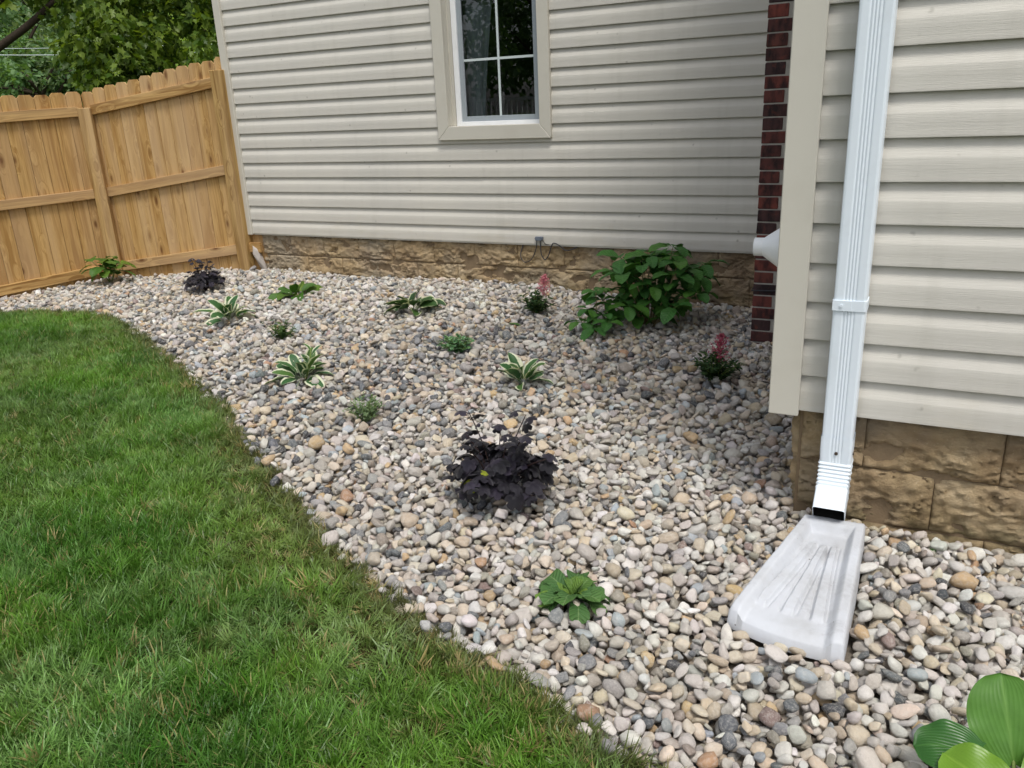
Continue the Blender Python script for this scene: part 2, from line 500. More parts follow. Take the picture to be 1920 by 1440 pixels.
VINYL = hexlin(203, 199, 189)
M = dict(
    siding=m_siding("vinyl_siding", VINYL, 0.35),
    trim=m_plain("vinyl_trim", hexlin(197, 193, 181), 0.5, 0.35, 0.05, hexlin(150, 140, 120), 5.0),
    white=m_plain("white_vinyl", hexlin(234, 236, 238), 0.4, 0.4, 0.05, hexlin(150, 146, 136), 9.0),
    sash=m_plain("grey_sash", hexlin(150, 158, 164), 0.4, 0.4, 0.05, hexlin(110, 112, 112), 9.0),
    muntin=m_plain("muntin_white", hexlin(196, 206, 206), 0.4, 0.4, 0.03, hexlin(120, 120, 116), 9.0),
    gutter=m_plain("white_painted_aluminium", hexlin(222, 231, 238), 0.32, 0.5, 0.06, hexlin(160, 160, 156), 7.0),
    pvc=m_plain("white_pvc", hexlin(236, 238, 240), 0.35, 0.45, 0.06, hexlin(150, 146, 140), 14.0),
    dark=m_plain("dark_opening", (0.01, 0.01, 0.011), 0.9, 0.1, 0.0),
    shaded_inside=m_plain("shaded_spout_inside", hexlin(30, 29, 28), 0.95, 0.05, 0.15, hexlin(24, 22, 20), 20.0),  # near-black colour stands in for the shade inside the spout
    screw=m_plain("rusty_screw", hexlin(74, 62, 52), 0.6, 0.4, 0.2, hexlin(40, 26, 18), 90.0),
    cable=m_plain("black_cable", hexlin(46, 48, 54), 0.5, 0.4, 0.1, hexlin(90, 90, 90), 40.0),
    jbox=m_plain("grey_plastic", hexlin(104, 112, 124), 0.5, 0.4, 0.1, hexlin(70, 70, 76), 40.0),
    picket=m_wood("pine_picket", hexlin(200, 164, 106), hexlin(164, 126, 72), 0.22),
    post=m_wood("treated_post", hexlin(188, 156, 100), hexlin(140, 108, 60), 0.1),
    rail=m_wood("treated_rail", hexlin(198, 162, 104), hexlin(144, 108, 60), 0.15, 'X'),
    brick=m_brick(), stone=m_stone(), mortar=m_mortar("mortar", (190, 184, 176)), mortar_dark=m_mortar("old_mortar", (150, 130, 104)),
    soil=m_soil("gravel_soil", hexlin(104, 96, 86), hexlin(140, 132, 120)),
    turf=m_soil("turf_soil", hexlin(52, 56, 26), hexlin(70, 62, 36)),
    field=m_soil("field_grass", hexlin(52, 74, 30), hexlin(84, 100, 48), 3.0),
    bark=m_bark("tree_bark", hexlin(74, 64, 54)), glass=m_glass(), splash=m_splash(),
    shingle=m_plain("roof_shingle", hexlin(84, 80, 76), 0.9, 0.1, 0.2, hexlin(50, 48, 46), 20.0, bump=0.5),
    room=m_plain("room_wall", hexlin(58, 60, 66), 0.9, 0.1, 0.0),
    drape=m_plain("grey_drape", hexlin(150, 156, 158), 0.9, 0.1, 0.05, hexlin(110, 112, 112), 6.0),
    deckwood=m_plain("painted_deck", hexlin(214, 214, 210), 0.6, 0.3, 0.06, hexlin(130, 126, 118), 6.0),
    concrete=m_plain("old_concrete", hexlin(182, 174, 166), 0.95, 0.1, 0.15, hexlin(110, 104, 98), 16.0, bump=0.7),
)

# ------------------------------------------------------------------ terrain
CP = [(-5.6, .0, .075), (-3.2, 0, .085), (-1.17, 0, .012), (-.9, -.85, .008), (.04, -3, .03), (.45, -3, -.02), (-7.2, -.3, -.03), (-7.5, -1.2, -.04),
      (-5, -2, 0), (-2.7, -3.2, 0), (-1.2, -4.1, 0), (-.4, -4.4, 0), (-3, -1.5, .03), (-6, -4, 0), (1.5, -3, -.04), (1.5, -5, -.02), (-9, -3, -.05), (-3, -6, 0)]


def h(x, y):
    x = np.asarray(x, float); y = np.asarray(y, float); n = 0; s = 0
    for a, b, c in CP:
        w = 1 / ((x - a) ** 2 + (y - b) ** 2 + .15) ** 1.5
        n = n + w * c; s = s + w
    return n / s


EDGE = np.array([(-9.5, -1.85), (-8.4, -1.78), (-7.6, -1.74), (-6.97, -1.7), (-6.6, -1.65), (-6.37, -1.62), (-5.98, -1.61), (-5.69, -1.64), (-5.29, -1.77), (-4.69, -2.09), (-4.07, -2.41), (-3.47, -2.75),
                 (-3.04, -3.0), (-2.71, -3.2), (-2.34, -3.43), (-2.1, -3.57), (-1.9, -3.72), (-1.69, -3.83), (-1.52, -3.91), (-1.35, -3.98), (-1.19, -4.07), (-1.01, -4.13), (-0.87, -4.19), (-0.71, -4.24), (-0.56, -4.3), (-0.44, -4.33), (-.15, -4.43), (.4, -4.58), (1.2, -4.75), (2.6, -4.9), (4.2, -5.0)])
LD = np.array([-0.4, -0.9165]); LC = np.array([0.9165, -0.4])
EC = EDGE @ LC; EA = EDGE @ LD


def lawn_depth(x, y):
    """metres inside the lawn, measured from its edge"""
    c = np.asarray(x) * LC[0] + np.asarray(y) * LC[1]; a = np.asarray(x) * LD[0] + np.asarray(y) * LD[1]
    wob = (vnoise(c * 6, c * 0 + 3.3, 0, 5) - .5) * .05 + (vnoise(c * 22, c * 0 + 1.3, 0, 6) - .5) * .03
    return a - np.interp(c, EC, EA) + wob


def grid_mesh(name, xs, ys, zf, mat):
    X, Y = np.meshgrid(xs, ys); Z = zf(X, Y)
    V = np.stack([X.ravel(), Y.ravel(), Z.ravel()], 1)
    nx, ny = len(xs), len(ys)
    i = (np.arange(ny - 1)[:, None] * nx + np.arange(nx - 1)[None]).ravel()
    return np_mesh(name, V, np.stack([i, i + 1, i + nx + 1, i + nx], 1), mat)


tag(link("ground", grid_mesh("ground", np.array([-260, -60, -20, -9, 3, 30, 160.]), np.array([-160, -40, -12, -6, 0.3, 6, 20, 60, 260.]), lambda x, y: -0.16 + 0 * x, M["field"])), kind="structure")
bed = tag(link("gravel_bed", grid_mesh("gravel_bed", np.linspace(-8.6, 3.4, 78), np.linspace(-5.6, 0.3, 45), lambda x, y: h(x, y) - 0.055, M["soil"])), kind="structure")
ts = np.array([-0.03, 0.0, 0.03, 0.1, 0.3, 0.6, 1, 1.6, 2.4, 3.5, 5, 8.0])
cs = np.linspace(EC[0], EC[-1], 160)
CC, TT = np.meshgrid(cs, ts)
AA = np.interp(CC, EC, EA) + TT
LX = CC * LC[0] + AA * LD[0]; LY = CC * LC[1] + AA * LD[1]
LZ = h(LX, LY) + np.interp(TT, [-0.03, 0, 0.03], [-0.075, -0.035, -0.012])
i = (np.arange(len(ts) - 1)[:, None] * len(cs) + np.arange(len(cs) - 1)[None]).ravel()
nx = len(cs)
lawn = tag(link("lawn", np_mesh("lawn", np.stack([LX.ravel(), LY.ravel(), LZ.ravel()], 1), np.stack([i, i + nx, i + nx + 1, i + 1], 1), M["turf"])), kind="structure")

# ------------------------------------------------------------------ house
ZS = 0.40; EXP = 0.127
WALL_TOP = 25
house = tag(empty("house", (-2.8, 0, 0)), "beige vinyl-sided house with a recessed back wall, brick chimney and tan block foundation", "house")
H_OFF = Vector((2.8, 0, 0))          # children keep world coordinates: shift them back


def hb(mb, name, mat, parent=house, **k):
    o = mb.build(name, mat, parent, **k)
    if parent is house: o.location = H_OFF
    return o


PROF = [(0.012, 0.0), (0.0, 0.0005), (-0.0005, 0.004), (0.0, 0.010), (0.0, 0.040), (0.0, 0.068), (0.0010, 0.0715), (0.0042, 0.080), (0.0084, 0.091), (0.0128, 0.103), (0.0165, 0.115), (0.0185, 0.130)]


def course(x0, x1, k, y, parent, proud=0.0, step=0.6):
    n = max(2, int((x1 - x0) / step) + 2)
    xs = np.linspace(x0, x1, n)
    mb = MB()
    z0 = ZS + k * EXP
    jit = [(random.random() - .5) * 0.0016 for _ in range(n)]
    mb.extrude(lambda i: [(xs[i], y + a - proud + jit[i], z0 + b) for a, b in PROF], n, False, False)
    o = mb.build("siding_panel", M["siding"], parent, smooth=True, angle=0.5)
    return o


# back wall: boards broken by the window and by two overlaps of the vinyl
wall = MB()
wall.box((-5.66, 0.0225, ZS + 0.02), (-4.0, 0.15, ZS + 3.2)); wall.box((-2.1, 0.022, ZS + 0.02), (-0.40, 0.15, ZS + 3.2))
wall.box((-4.0, 0.022, ZS + 0.02), (-2.1, 0.15, ZS + 0.86)); wall.box((-4.0, 0.022, ZS + 2.86), (-2.1, 0.15, ZS + 3.2))
wall.box((-4.0, 0.022, ZS + 0.86), (-3.455, 0.15, ZS + 2.86)); wall.box((-2.64, 0.022, ZS + 0.86), (-2.1, 0.15, ZS + 2.86))
w1 = hb(wall, "wall", M["room"]); w1["label"] = "recessed back wall under the small window"
XL, XR = -5.648, -0.40
for k in range(WALL_TOP):
    zb = k * EXP
    if 7 <= k <= 22:                               # beside the window
        course(XL, -3.525, k, 0.0, w1); course(-2.575, XR, k, 0.0, w1)
    elif k in (4, 5):
        course(XL, -3.16, k, 0.0, w1, 0.0022); course(-3.18, XR, k, 0.0, w1)
    elif k in (0, 1, 2, 3):
        course(XL, -4.53, k, 0.0, w1, 0.0022); course(-4.55, XR, k, 0.0, w1)
    else:
        course(XL, XR, k, 0.0, w1)
tr = MB(); tr.box((-5.722, -0.022, ZS - 0.012), (-5.645, 0.05, ZS + 3.2)); hb(tr, "corner_trim", M["trim"], bevel=0.004)
st = MB(); st.box((-5.64, 0.006, ZS - 0.012), (-0.41, 0.021, ZS + 0.006)); hb(st, "starter_strip", M["trim"])

# right wing
WY = -2.9906
w2m = MB(); w2m.box((-0.40, WY + 0.022, ZS + 0.02), (3.2, WY + 0.16, ZS + 3.2)); w2m.box((-0.40, WY + 0.16, ZS + 0.02), (-0.26, 0.02, ZS + 3.2))
w2 = hb(w2m, "wall", M["room"]); w2["label"] = "projecting right-hand wall behind the white downspout"
for k in range(WALL_TOP):
    course(-0.338, 3.2, k, WY, w2)
    mb = MB()                                      # return wall, facing left
    z0 = ZS + k * EXP
    mb.extrude(lambda i: [(-0.40 + a - 0.012, (WY + 0.06, -0.80)[i], z0 + b) for a, b in PROF], 2, False, False)
    mb.build("siding_panel", M["siding"], w2, smooth=True, angle=0.5)
tr = MB()
tr.box((-0.432, WY - 0.024, ZS - 0.014), (-0.334, WY - 0.002, ZS + 3.2))
tr.box((-0.432, WY - 0.002, ZS - 0.014), (-0.410, WY + 0.075, ZS + 3.2))
hb(tr, "corner_trim", M["trim"], bevel=0.003)
# upper storey, roof
up = MB(); up.box((-5.70, 0.0, ZS + 3.2), (-0.40, 6.0, ZS + 4.6)); up.box((-0.43, WY, ZS + 3.2), (3.2, 6.0, ZS + 4.6))
hb(up, "upper_wall", M["siding"])
bk = MB(); bk.box((-5.70, 0.16, -0.1), (-5.55, 6.0, ZS + 3.19)); bk.box((-5.7, 5.85, -0.1), (3.2, 6.0, ZS + 3.19)); bk.box((3.05, WY + 0.2, -0.1), (3.2, 5.85, ZS + 3.19))
hb(bk, "wall", M["siding"])
rf = MB()
rf.add([(-6.0, -0.3, ZS + 4.6), (3.5, -0.3, ZS + 4.6), (3.5, 6.3, ZS + 4.6), (-6.0, 6.3, ZS + 4.6), (-6.0, 3.0, ZS + 6.4), (3.5, 3.0, ZS + 6.4),
        (-0.7, -3.3, ZS + 4.601), (3.5, -3.3, ZS + 4.601), (3.5, -0.3, ZS + 4.601), (-0.7, -0.3, ZS + 4.601)],
       [(0, 1, 5, 4), (2, 3, 4, 5), (1, 2, 5), (3, 0, 4), (0, 3, 2, 1), (6, 7, 8, 9)])
hb(rf, "roof", M["shingle"])

# foundation of rock-faced blocks
found = MB()
found.box((-5.585, 0.050, -0.25), (-0.42, 0.24, ZS + 0.012)); found.box((-0.335, WY + 0.056, -0.25), (3.2, WY + 0.25, ZS + 0.012)); found.box((-0.338, WY + 0.25, -0.25), (-0.18, 0.07, ZS + 0.012))
found = hb(found, "foundation", M["mortar_dark"])


def stone_block(x0, x1, z0, z1, y, seed, wrap=False):
    nx, nz = 60, 32
    g = 0.0012
    xs = np.linspace(x0 + g, x1 - g, nx); zs = np.linspace(z0 + g, z1 - g, nz)
    X, Z = np.meshgrid(xs, zs)
    e = np.minimum(np.minimum(X - xs[0], xs[-1] - X), np.minimum(Z - zs[0], zs[-1] - Z))
    k = np.clip(e / 0.010, 0, 1) ** 0.8
    XX = X + y * 3.1
    n1 = fbm(XX * 5, Z * 7, 0, 3, 3)
    n2 = fbm(XX * 24, Z * 42 + 1.5 + 5 * n1, 0, 5, 9)
    ridge = 1 - np.abs(2 * fbm(X * 8 + seed * 1.3, Z * 20 + 4 + 6 * X, 0, 4, 21) - 1)
    d = 0.018 + 0.022 * n1 + 0.030 * (n2 - .5) + 0.004 * (ridge ** 5)
    pit = np.clip((fbm(XX * 9, Z * 15 + 9, 0, 4, 33) - 0.56) * 7, 0, 1)
    d = d - 0.024 * pit + 0.010 * (vnoise(seed, 0.5, 0.5, 3) - .5)
    crack = np.clip(1 - np.abs(fbm(XX * 5, Z * 13, 0, 5, 44) - .5) / 0.012, 0, 1)
    d = d - 0.012 * crack
    Yf = y + 0.036 - np.clip(d, -0.01, 0.06) * (0.70 + 0.30 * k)
    V = [(a, b, c) for a, b, c in zip(X.ravel(), Yf.ravel(), Z.ravel())]
    F = [(r * nx + c, r * nx + c + 1, (r + 1) * nx + c + 1, (r + 1) * nx + c) for r in range(nz - 1) for c in range(nx - 1)]
    rim = [c for c in range(nx)] + [r * nx + nx - 1 for r in range(1, nz)] + [(nz - 1) * nx + c for c in range(nx - 2, -1, -1)] + [r * nx for r in range(nz - 2, 0, -1)]
    b = len(V)
    for q in rim: V.append((V[q][0], y + 0.09, V[q][2]))
    L = len(rim)
    for q in range(L): F.append((rim[(q + 1) % L], rim[q], b + q, b + (q + 1) % L))
    mb = MB(); mb.add(V, F)
    return mb.mesh("stone_block", M["stone"], smooth=True, angle=1.2)


sd = 0
for row, (z0, z1) in enumerate([(0.205, 0.405), (0.0, 0.203), (-0.2, -0.002)]):
    edges = [-5.585]
    x = -5.585 + (0.40 - (0.2 if row % 2 else 0.0) - 0.055)
    while x < -0.45: edges.append(x); x += 0.392 + random.uniform(-.015, .015)
    edges.append(-0.42)
    for a, b in zip(edges[:-1], edges[1:]):
        if b - a < 0.06: continue
        sd += 1; link("stone_block", stone_block(a, b, z0, z1 - 0.002, 0.026, sd * 3.7), found)
    edges = [-0.325]
    x = -0.325 + (0.205 if row % 2 == 0 else 0.43)
    while x < 2.9: edges.append(x); x += 0.40 + random.uniform(-.015, .015)
    edges.append(3.2)
    for a, b in zip(edges[:-1], edges[1:]):
        sd += 1; link("stone_block", stone_block(a, b, z0, z1 - 0.002, WY + 0.032, sd * 3.7), found)
    # side of the wing's corner, facing left
    for a in (0.0, 0.4, 0.8):
        sd += 1
        o = link("stone_block", stone_block(0, 0.39, z0, z1 - 0.002, 0.0, sd * 3.7), found)
        o.matrix_local = Matrix.Translation((-0.366, WY + 0.062 + a + 0.39, 0)) @ Matrix.Rotation(-PI / 2, 4, 'Z')
# brick chimney
chim = MB(); chim.box((-0.906, -0.8075, -0.2), (-0.44, 0.0, ZS + 4.9)); chim = hb(chim, "chimney", M["mortar"])


def brick_mesh(L, D, Hh, seed):
    r = random.Random(seed)
    mb = MB(); mb.box((0, 0, 0), (L, D, Hh))
    bm = bmesh.new()
    for p in mb.v: bm.verts.new(p)
    bm.verts.ensure_lookup_table()
    for f in mb.f: bm.faces.new([bm.verts[q] for q in f])
    bmesh.ops.bevel(bm, geom=bm.edges[:], offset=0.004, segments=1, affect='EDGES')
    for v in bm.verts: v.co += Vector((r.uniform(-1, 1), r.uniform(-1, 1), r.uniform(-1, 1))) * 0.0016
    me = bpy.data.meshes.new("brick"); bm.to_mesh(me); bm.free(); me.materials.append(M["brick"])
    return me


BP = 0.0727; BH = 0.0645
m_short = [brick_mesh(0.112, 0.215, BH, s) for s in range(4)]
m_long = [brick_mesh(0.232, 0.105, BH, 10 + s) for s in range(4)]
m_side = [brick_mesh(0.105, 0.2, BH, 20 + s) for s in range(3)]
z = -0.086 + 0.012; row = 0
while z < ZS + 1.95:
    fx, fy = -0.911, -0.812
    jx = random.uniform(-.002, .002); jy = random.uniform(-.003, .001)
    if row % 2 == 0:
        link("brick", random.choice(m_short), chim, loc=(fx + jx, fy + jy, z))
        link("brick", random.choice(m_long), chim, loc=(fx + 0.112 + 0.022, fy + random.uniform(-.002, .001), z))
        ys = fy + 0.226
    else:
        link("brick", random.choice(m_long), chim, loc=(fx + jx, fy + jy, z))
        link("brick", random.choice(m_long), chim, loc=(fx + 0.243, fy + random.uniform(-.002, .001), z))
        ys = fy + 0.116
    while ys < -0.2:
        link("brick", random.choice(m_side), chim, loc=(fx + random.uniform(-.002, .001), ys, z)); ys += 0.211
    z += BP; row += 1

# window
WZ = ZS
win = MB(); win.box((-3.448, 0.055, WZ + 0.88), (-3.436, 0.14, WZ + 2.83)); win.box((-2.658, 0.055, WZ + 0.88), (-2.646, 0.14, WZ + 2.83)); win.box((-3.448, 0.055, WZ + 0.868), (-2.646, 0.14, WZ + 0.88)); win.box((-3.448, 0.055, WZ + 2.83), (-2.646, 0.14, WZ + 2.842))
win = hb(win, "window", M["trim"]); win["label"] = "small double-hung window with a grid of four lower panes"


def quad_board(pts, y0, y1, name, mat, bevel=0.003):
    """pts: front outline (x,z) counter-clockwise as seen from the camera"""
    mb = MB(); n = len(pts)
    mb.add([(x, y0, zz) for x, zz in pts] + [(x, y1, zz) for x, zz in pts],
           [tuple(range(n)), tuple(reversed(range(n, 2 * n)))] + [((q + 1) % n, q, n + q, n + (q + 1) % n) for q in range(n)])
    return mb.build(name, mat, win, bevel=bevel)


ox0, ox1, oz0, oz1 = -3.536, -2.566, WZ + 0.790, WZ + 2.93
ix0, ix1, iz0, iz1 = -3.437, -2.657, WZ + 0.892, WZ + 2.83
q = 0.0012
quad_board([(ox0, oz0 + q), (ix0 - q * 0, iz0 + q), (ix0, iz1 - q), (ox0, oz1 - q)], -0.026, 0.012, "casing", M["trim"])
quad_board([(ox1, oz0 + q), (ox1, oz1 - q), (ix1, iz1 - q), (ix1, iz0 + q)], -0.026, 0.012, "casing", M["trim"])
quad_board([(ox0 + q, oz0), (ox1 - q, oz0), (ix1 - q, iz0), (ix0 + q, iz0)], -0.028, 0.012, "casing", M["trim"])
quad_board([(ix0 + q, iz1), (ix1 - q, iz1), (ox1 - q, oz1), (ox0 + q, oz1)], -0.028, 0.012, "casing", M["trim"])
jl = MB()                                           # stepped reveal
jl.box((ix0 - 0.012, 0.0125, iz0 - 0.01), (ix0 + 0.001, 0.05, iz1)); jl.box((ix0 - 0.012, 0.05, iz0 - 0.01), (ix0 + 0.008, 0.0945, iz1))
jl.box((ix1 - 0.001, 0.0125, iz0 - 0.01), (ix1 + 0.012, 0.05, iz1)); jl.box((ix1 - 0.008, 0.05, iz0 - 0.01), (ix1 + 0.012, 0.0945, iz1))
jl.box((ix0 + 0.008, 0.0125, iz0 - 0.012), (ix1 - 0.008, 0.0945, iz0 - 0.004))
jl.build("jamb", M["trim"], win)
fx0, fx1, fz0, fz1 = ix0 + 0.009, ix1 - 0.009, iz0 - 0.003, iz1
fr = MB()
fr.box((fx0, 0.095, fz0), (fx0 + 0.044, 0.145, fz1)); fr.box((fx1 - 0.044, 0.095, fz0), (fx1, 0.145, fz1))
fr.box((fx0 + 0.044, 0.096, fz0), (fx1 - 0.044, 0.145, fz0 + 0.032)); fr.box((fx0 + 0.044, 0.096, fz1 - 0.04), (fx1 - 0.044, 0.145, fz1))
fr.build("frame", M["white"], win, bevel=0.002)
sx0, sx1 = fx0 + 0.0445, fx1 - 0.0445
sz0, szm, sz1 = fz0 + 0.0325, WZ + 1.835, fz1 - 0.0405
for (a, b, y) in ((sz0, szm, 0.108), (szm - 0.02, sz1, 0.128)):
    s_ = MB()
    s_.box((sx0, y, a), (sx0 + 0.040, y + 0.018, b)); s_.box((sx1 - 0.040, y, a), (sx1, y + 0.018, b))
    s_.box((sx0 + 0.04, y + 0.001, a), (sx1 - 0.04, y + 0.018, a + 0.038)); s_.box((sx0 + 0.04, y + 0.001, b - 0.034), (sx1 - 0.04, y + 0.018, b))
    s_.build("sash", M["sash"], win, bevel=0.002)
    gx0, gx1, gz0, gz1 = sx0 + 0.04, sx1 - 0.04, a + 0.038, b - 0.034
    cx, cz = (gx0 + gx1) / 2 + 0.004, (gz0 + gz1) / 2 - 0.012
    mu = MB(); mu.box((cx - 0.0085, y + 0.004, gz0), (cx + 0.0085, y + 0.009, gz1)); mu.build("muntin", M["muntin"], win)
    mu = MB(); mu.box((gx0, y + 0.0035, cz - 0.0085), (cx - 0.0085, y + 0.0095, cz + 0.0085)); mu.box((cx + 0.0085, y + 0.0035, cz - 0.0085), (gx1, y + 0.0095, cz + 0.0085)); mu.build("muntin", M["muntin"], win)
    for (xa, xb) in ((gx0, cx - 0.0085), (cx + 0.0085, gx1)):
        for (za, zb) in ((gz0, cz - 0.0085), (cz + 0.0085, gz1)):
            p = MB(); p.add([(xa, y + 0.011, za), (xb, y + 0.011, za), (xb, y + 0.011, zb), (xa, y + 0.011, zb)], [(0, 1, 2, 3)]); p.build("pane", M["glass"], win)
# the dark room behind, and its drape
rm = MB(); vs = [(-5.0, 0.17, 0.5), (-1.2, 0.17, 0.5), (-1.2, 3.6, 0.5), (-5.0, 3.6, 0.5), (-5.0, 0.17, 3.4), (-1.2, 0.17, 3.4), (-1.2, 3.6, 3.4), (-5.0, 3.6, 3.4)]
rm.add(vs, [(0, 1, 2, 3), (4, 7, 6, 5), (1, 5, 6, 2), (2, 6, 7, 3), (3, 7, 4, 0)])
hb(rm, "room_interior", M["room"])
dp = MB(); nr = 14; nc = 26
V = []
for r_ in range(nr):
    t = r_ / (nr - 1); zz = WZ + 0.80 + t * 2.1
    wdt = 0.10 + 0.17 * min(1, t * 1.6) ** 1.2
    for c_ in range(nc):
        u = c_ / (nc - 1)
        V.append((-3.42 + u * (wdt + 0.08), 0.22 + 0.022 * math.sin(u * 17 + 0.5 * math.sin(t * 3)) + 0.01 * math.sin(u * 41), zz))
dp.add(V, [(r_ * nc + c_, r_ * nc + c_ + 1, (r_ + 1) * nc + c_ + 1, (r_ + 1) * nc + c_) for r_ in range(nr - 1) for c_ in range(nc - 1)])
dp.build("drape", M["drape"], win, smooth=True)

# ------------------------------------------------------------------ downspout
ds = tag(empty("downspout", (-0.198, -3.04, 0.1)), "white corrugated rectangular downspout running down the right-hand wall beside the corner trim", "downspout")
DSO = Vector((0.198, 3.04, -0.1))


def dsec(cx, yb, w, d, z=None, rib=0.0026):
    """cross-section ring (x,y): back at yb, front at yb-d, with ribs on the front"""
    pts = []
    x0, x1, yf = cx - w / 2, cx + w / 2, yb - d
    c = 0.009
    pts += [(x1, yb), (x1, yf + c), (x1 - c * 0.3, yf + c * 0.3), (x1 - c, yf)]
    n = 36
    for k in range(n + 1):
        u = k / n; xx = (x1 - c) + u * ((x0 + c) - (x1 - c))
        s = (xx - cx) / (w / 2)
        rr = rib * (0.5 - 0.5 * math.cos((s + 0.40) / 0.80 * 2 * PI * 4)) if abs(s) < 0.40 else 0.0
        pts.append((xx, yf + rr))
    pts += [(x0 + c * 0.3, yf + c * 0.3), (x0, yf + c), (x0, yb)]
    return pts


mb = MB(); s_ = dsec(-0.1985, -3.006, 0.096, 0.072)
mb.extrude(lambda i: [(x - 0.0, y, (0.315, 1.2, 2.2, ZS + 3.2)[i]) for x, y in s_], 4)
mb.build("pipe", M["gutter"], ds, smooth=True, angle=0.7, loc=DSO)
# strap with its overlap and screw
mb = MB()
so = dsec(-0.1985, -3.0045, 0.102, 0.0765, rib=0.0); mb.extrude(lambda i: [(x, y, (0.779, 0.812)[i]) for x, y in so], 2)
mb.box((-0.2475, -3.0835, 0.7795), (-0.192, -3.0812, 0.8115))
strap = mb.build("strap", M["gutter"], ds, smooth=True, angle=0.5, loc=DSO)
mb = MB(); mb.tube([(-0.222, -3.083, 0.796), (-0.222, -3.0868, 0.796)], 0.005, 10); mb.build("screw", M["gutter"], strap)
# elbow: straight cuff, crimps, then turning out over the splash block
path = [(-0.1985, -3.0415, 0.352, 0), (-0.1985, -3.0415, 0.30, 0)]
ang = 0.0; x, y, zz = -0.1985, -3.0415, 0.262
path.append((x, y, zz, 0))
steps = 22
for k in range(steps):
    ang = R(50) * min(1.0, (k + 1) / 14)
    y -= math.sin(ang) * 0.0085; zz -= math.cos(ang) * 0.0090
    path.append((x, y, zz, ang))
mb = MB()
rings = []
for k, (px_, py_, pz_, a) in enumerate(path):
    cr = 0.0019 * (1 if k % 2 else -1) if 2 <= k <= 15 else 0.0
    sec = dsec(0, 0.038 + 0.0015, 0.1005 + cr * 2, 0.0790 + cr, rib=0.0028 if k < 2 else 0.0)
    ring = []
    for sx, sy in sec:
        cr2 = cr if sy < 0 else 0.0
        ring.append((px_ + sx, py_ + sy * math.cos(a), pz_ - sy * math.sin(a)))
    rings.append(ring)
def inset(ring, k):
    c = [sum(p[q] for p in ring) / len(ring) for q in range(3)]
    return [tuple(c[q] + (p[q] - c[q]) * k for q in range(3)) for p in ring]


mb.extrude(lambda i: (rings + [inset(rings[-1], 0.965)])[i], len(rings) + 1, True, False)
elb = mb.build("elbow", M["gutter"], ds, smooth=True, angle=0.6, loc=DSO)
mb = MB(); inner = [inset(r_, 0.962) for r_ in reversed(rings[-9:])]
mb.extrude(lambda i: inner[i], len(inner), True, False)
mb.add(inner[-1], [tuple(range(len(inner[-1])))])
mb.build("shaded_throat", M["shaded_inside"], elb, smooth=True, angle=0.6)  # inner lining, the mouth's shade put into its colour
mb = MB(); mb.tube([(-0.197, -3.08, 0.298), (-0.197, -3.0845, 0.298)], 0.0055, 10); mb.build("screw", M["screw"], elb)
mb = MB(); mb.tube([(-0.148, -3.06, 0.296), (-0.1435, -3.06, 0.296)], 0.005, 8); mb.build("screw", M["screw"], elb)

# ------------------------------------------------------------------ splash block
B = np.array([(-0.276, -3.118), (-0.084, -3.118), (-0.082, -3.752), (-0.398, -3.702)])   # back-left, back-right, front-right, front-left


def splash_pt(u, v):
    a = B[0] + (B[1] - B[0]) * u; b = B[3] + (B[2] - B[3]) * u + np.array([-0.006, -0.022]) * (1 - (2 * u - 1) ** 2)
    return a + (b - a) * v


NU, NV = 110, 110
V = []; F = []
for j in range(NV + 1):
    for k in range(NU + 1):
        u = k / NU; v = j / NV
        p = splash_pt(u, v)
        width = 0.2 + 0.115 * v
        ed = min(u, 1 - u) * width                       # metres from the side
        top = 0.060 - 0.024 * v
        floor = 0.026 - 0.012 * v
        wall_ = 1 - np.clip((ed - 0.026) / 0.026, 0, 1)
        wall_ = wall_ * wall_ * (3 - 2 * wall_)
        bk_ = 1 - np.clip((v * 0.62 - 0.030) / 0.035, 0, 1)
        bk_ = bk_ * bk_ * (3 - 2 * bk_)
        z_ = floor + (top - floor) * max(wall_, bk_)
        # three long ribs fanning out over the floor
        if wall_ < 0.05:
            for c0, c1 in ((0.34, 0.20), (0.50, 0.47), (0.64, 0.74)):
                uc = c0 + (c1 - c0) * np.clip((v - 0.22) / 0.6, 0, 1)
                d_ = abs(u - uc) * width
                hw = 0.007 + 0.007 * np.clip((v - 0.2) / 0.6, 0, 1)
                if 0.2 < v < 0.86:
                    e_ = np.clip(min(v - 0.2, 0.86 - v) / 0.03, 0, 1)
                    g_ = np.clip(1 - (d_ - hw) / 0.0035, 0, 1)
                    z_ += 0.0095 * g_ * e_
                    z_ -= 0.006 * np.clip(1 - abs(d_ - hw - 0.009) / 0.006, 0, 1) * e_
        fr_ = np.clip((v - 0.93) / 0.07, 0, 1)
        z_ -= 0.014 * fr_ ** 2
        z_ += 0.0014 * (vnoise(p[0] * 70, p[1] * 70, 0, 2) - .5) + 0.003 * (vnoise(p[0] * 14, p[1] * 14, 0, 4) - .5)
        rim_e = min(ed, v * 0.62)
        z_ -= 0.010 * (1 - np.clip(rim_e / 0.008, 0, 1)) ** 2
        V.append((p[0], p[1], z_ + float(0.016 - 0.006 * v)))
for j in range(NV):
    for k in range(NU):
        a = j * (NU + 1) + k; F.append((a, a + NU + 1, a + NU + 2, a + 1))
rim = [k for k in range(NU + 1)] + [j * (NU + 1) + NU for j in range(1, NV + 1)] + [NV * (NU + 1) + k for k in range(NU - 1, -1, -1)] + [j * (NU + 1) for j in range(NV - 1, 0, -1)]
b = len(V); cen = B.mean(0)
for q in rim:
    p = V[q]; d_ = np.array(p[:2]) - cen; d_ = d_ / np.linalg.norm(d_) * 0.006
    V.append((p[0] + d_[0], p[1] + d_[1], -0.025))
L = len(rim)
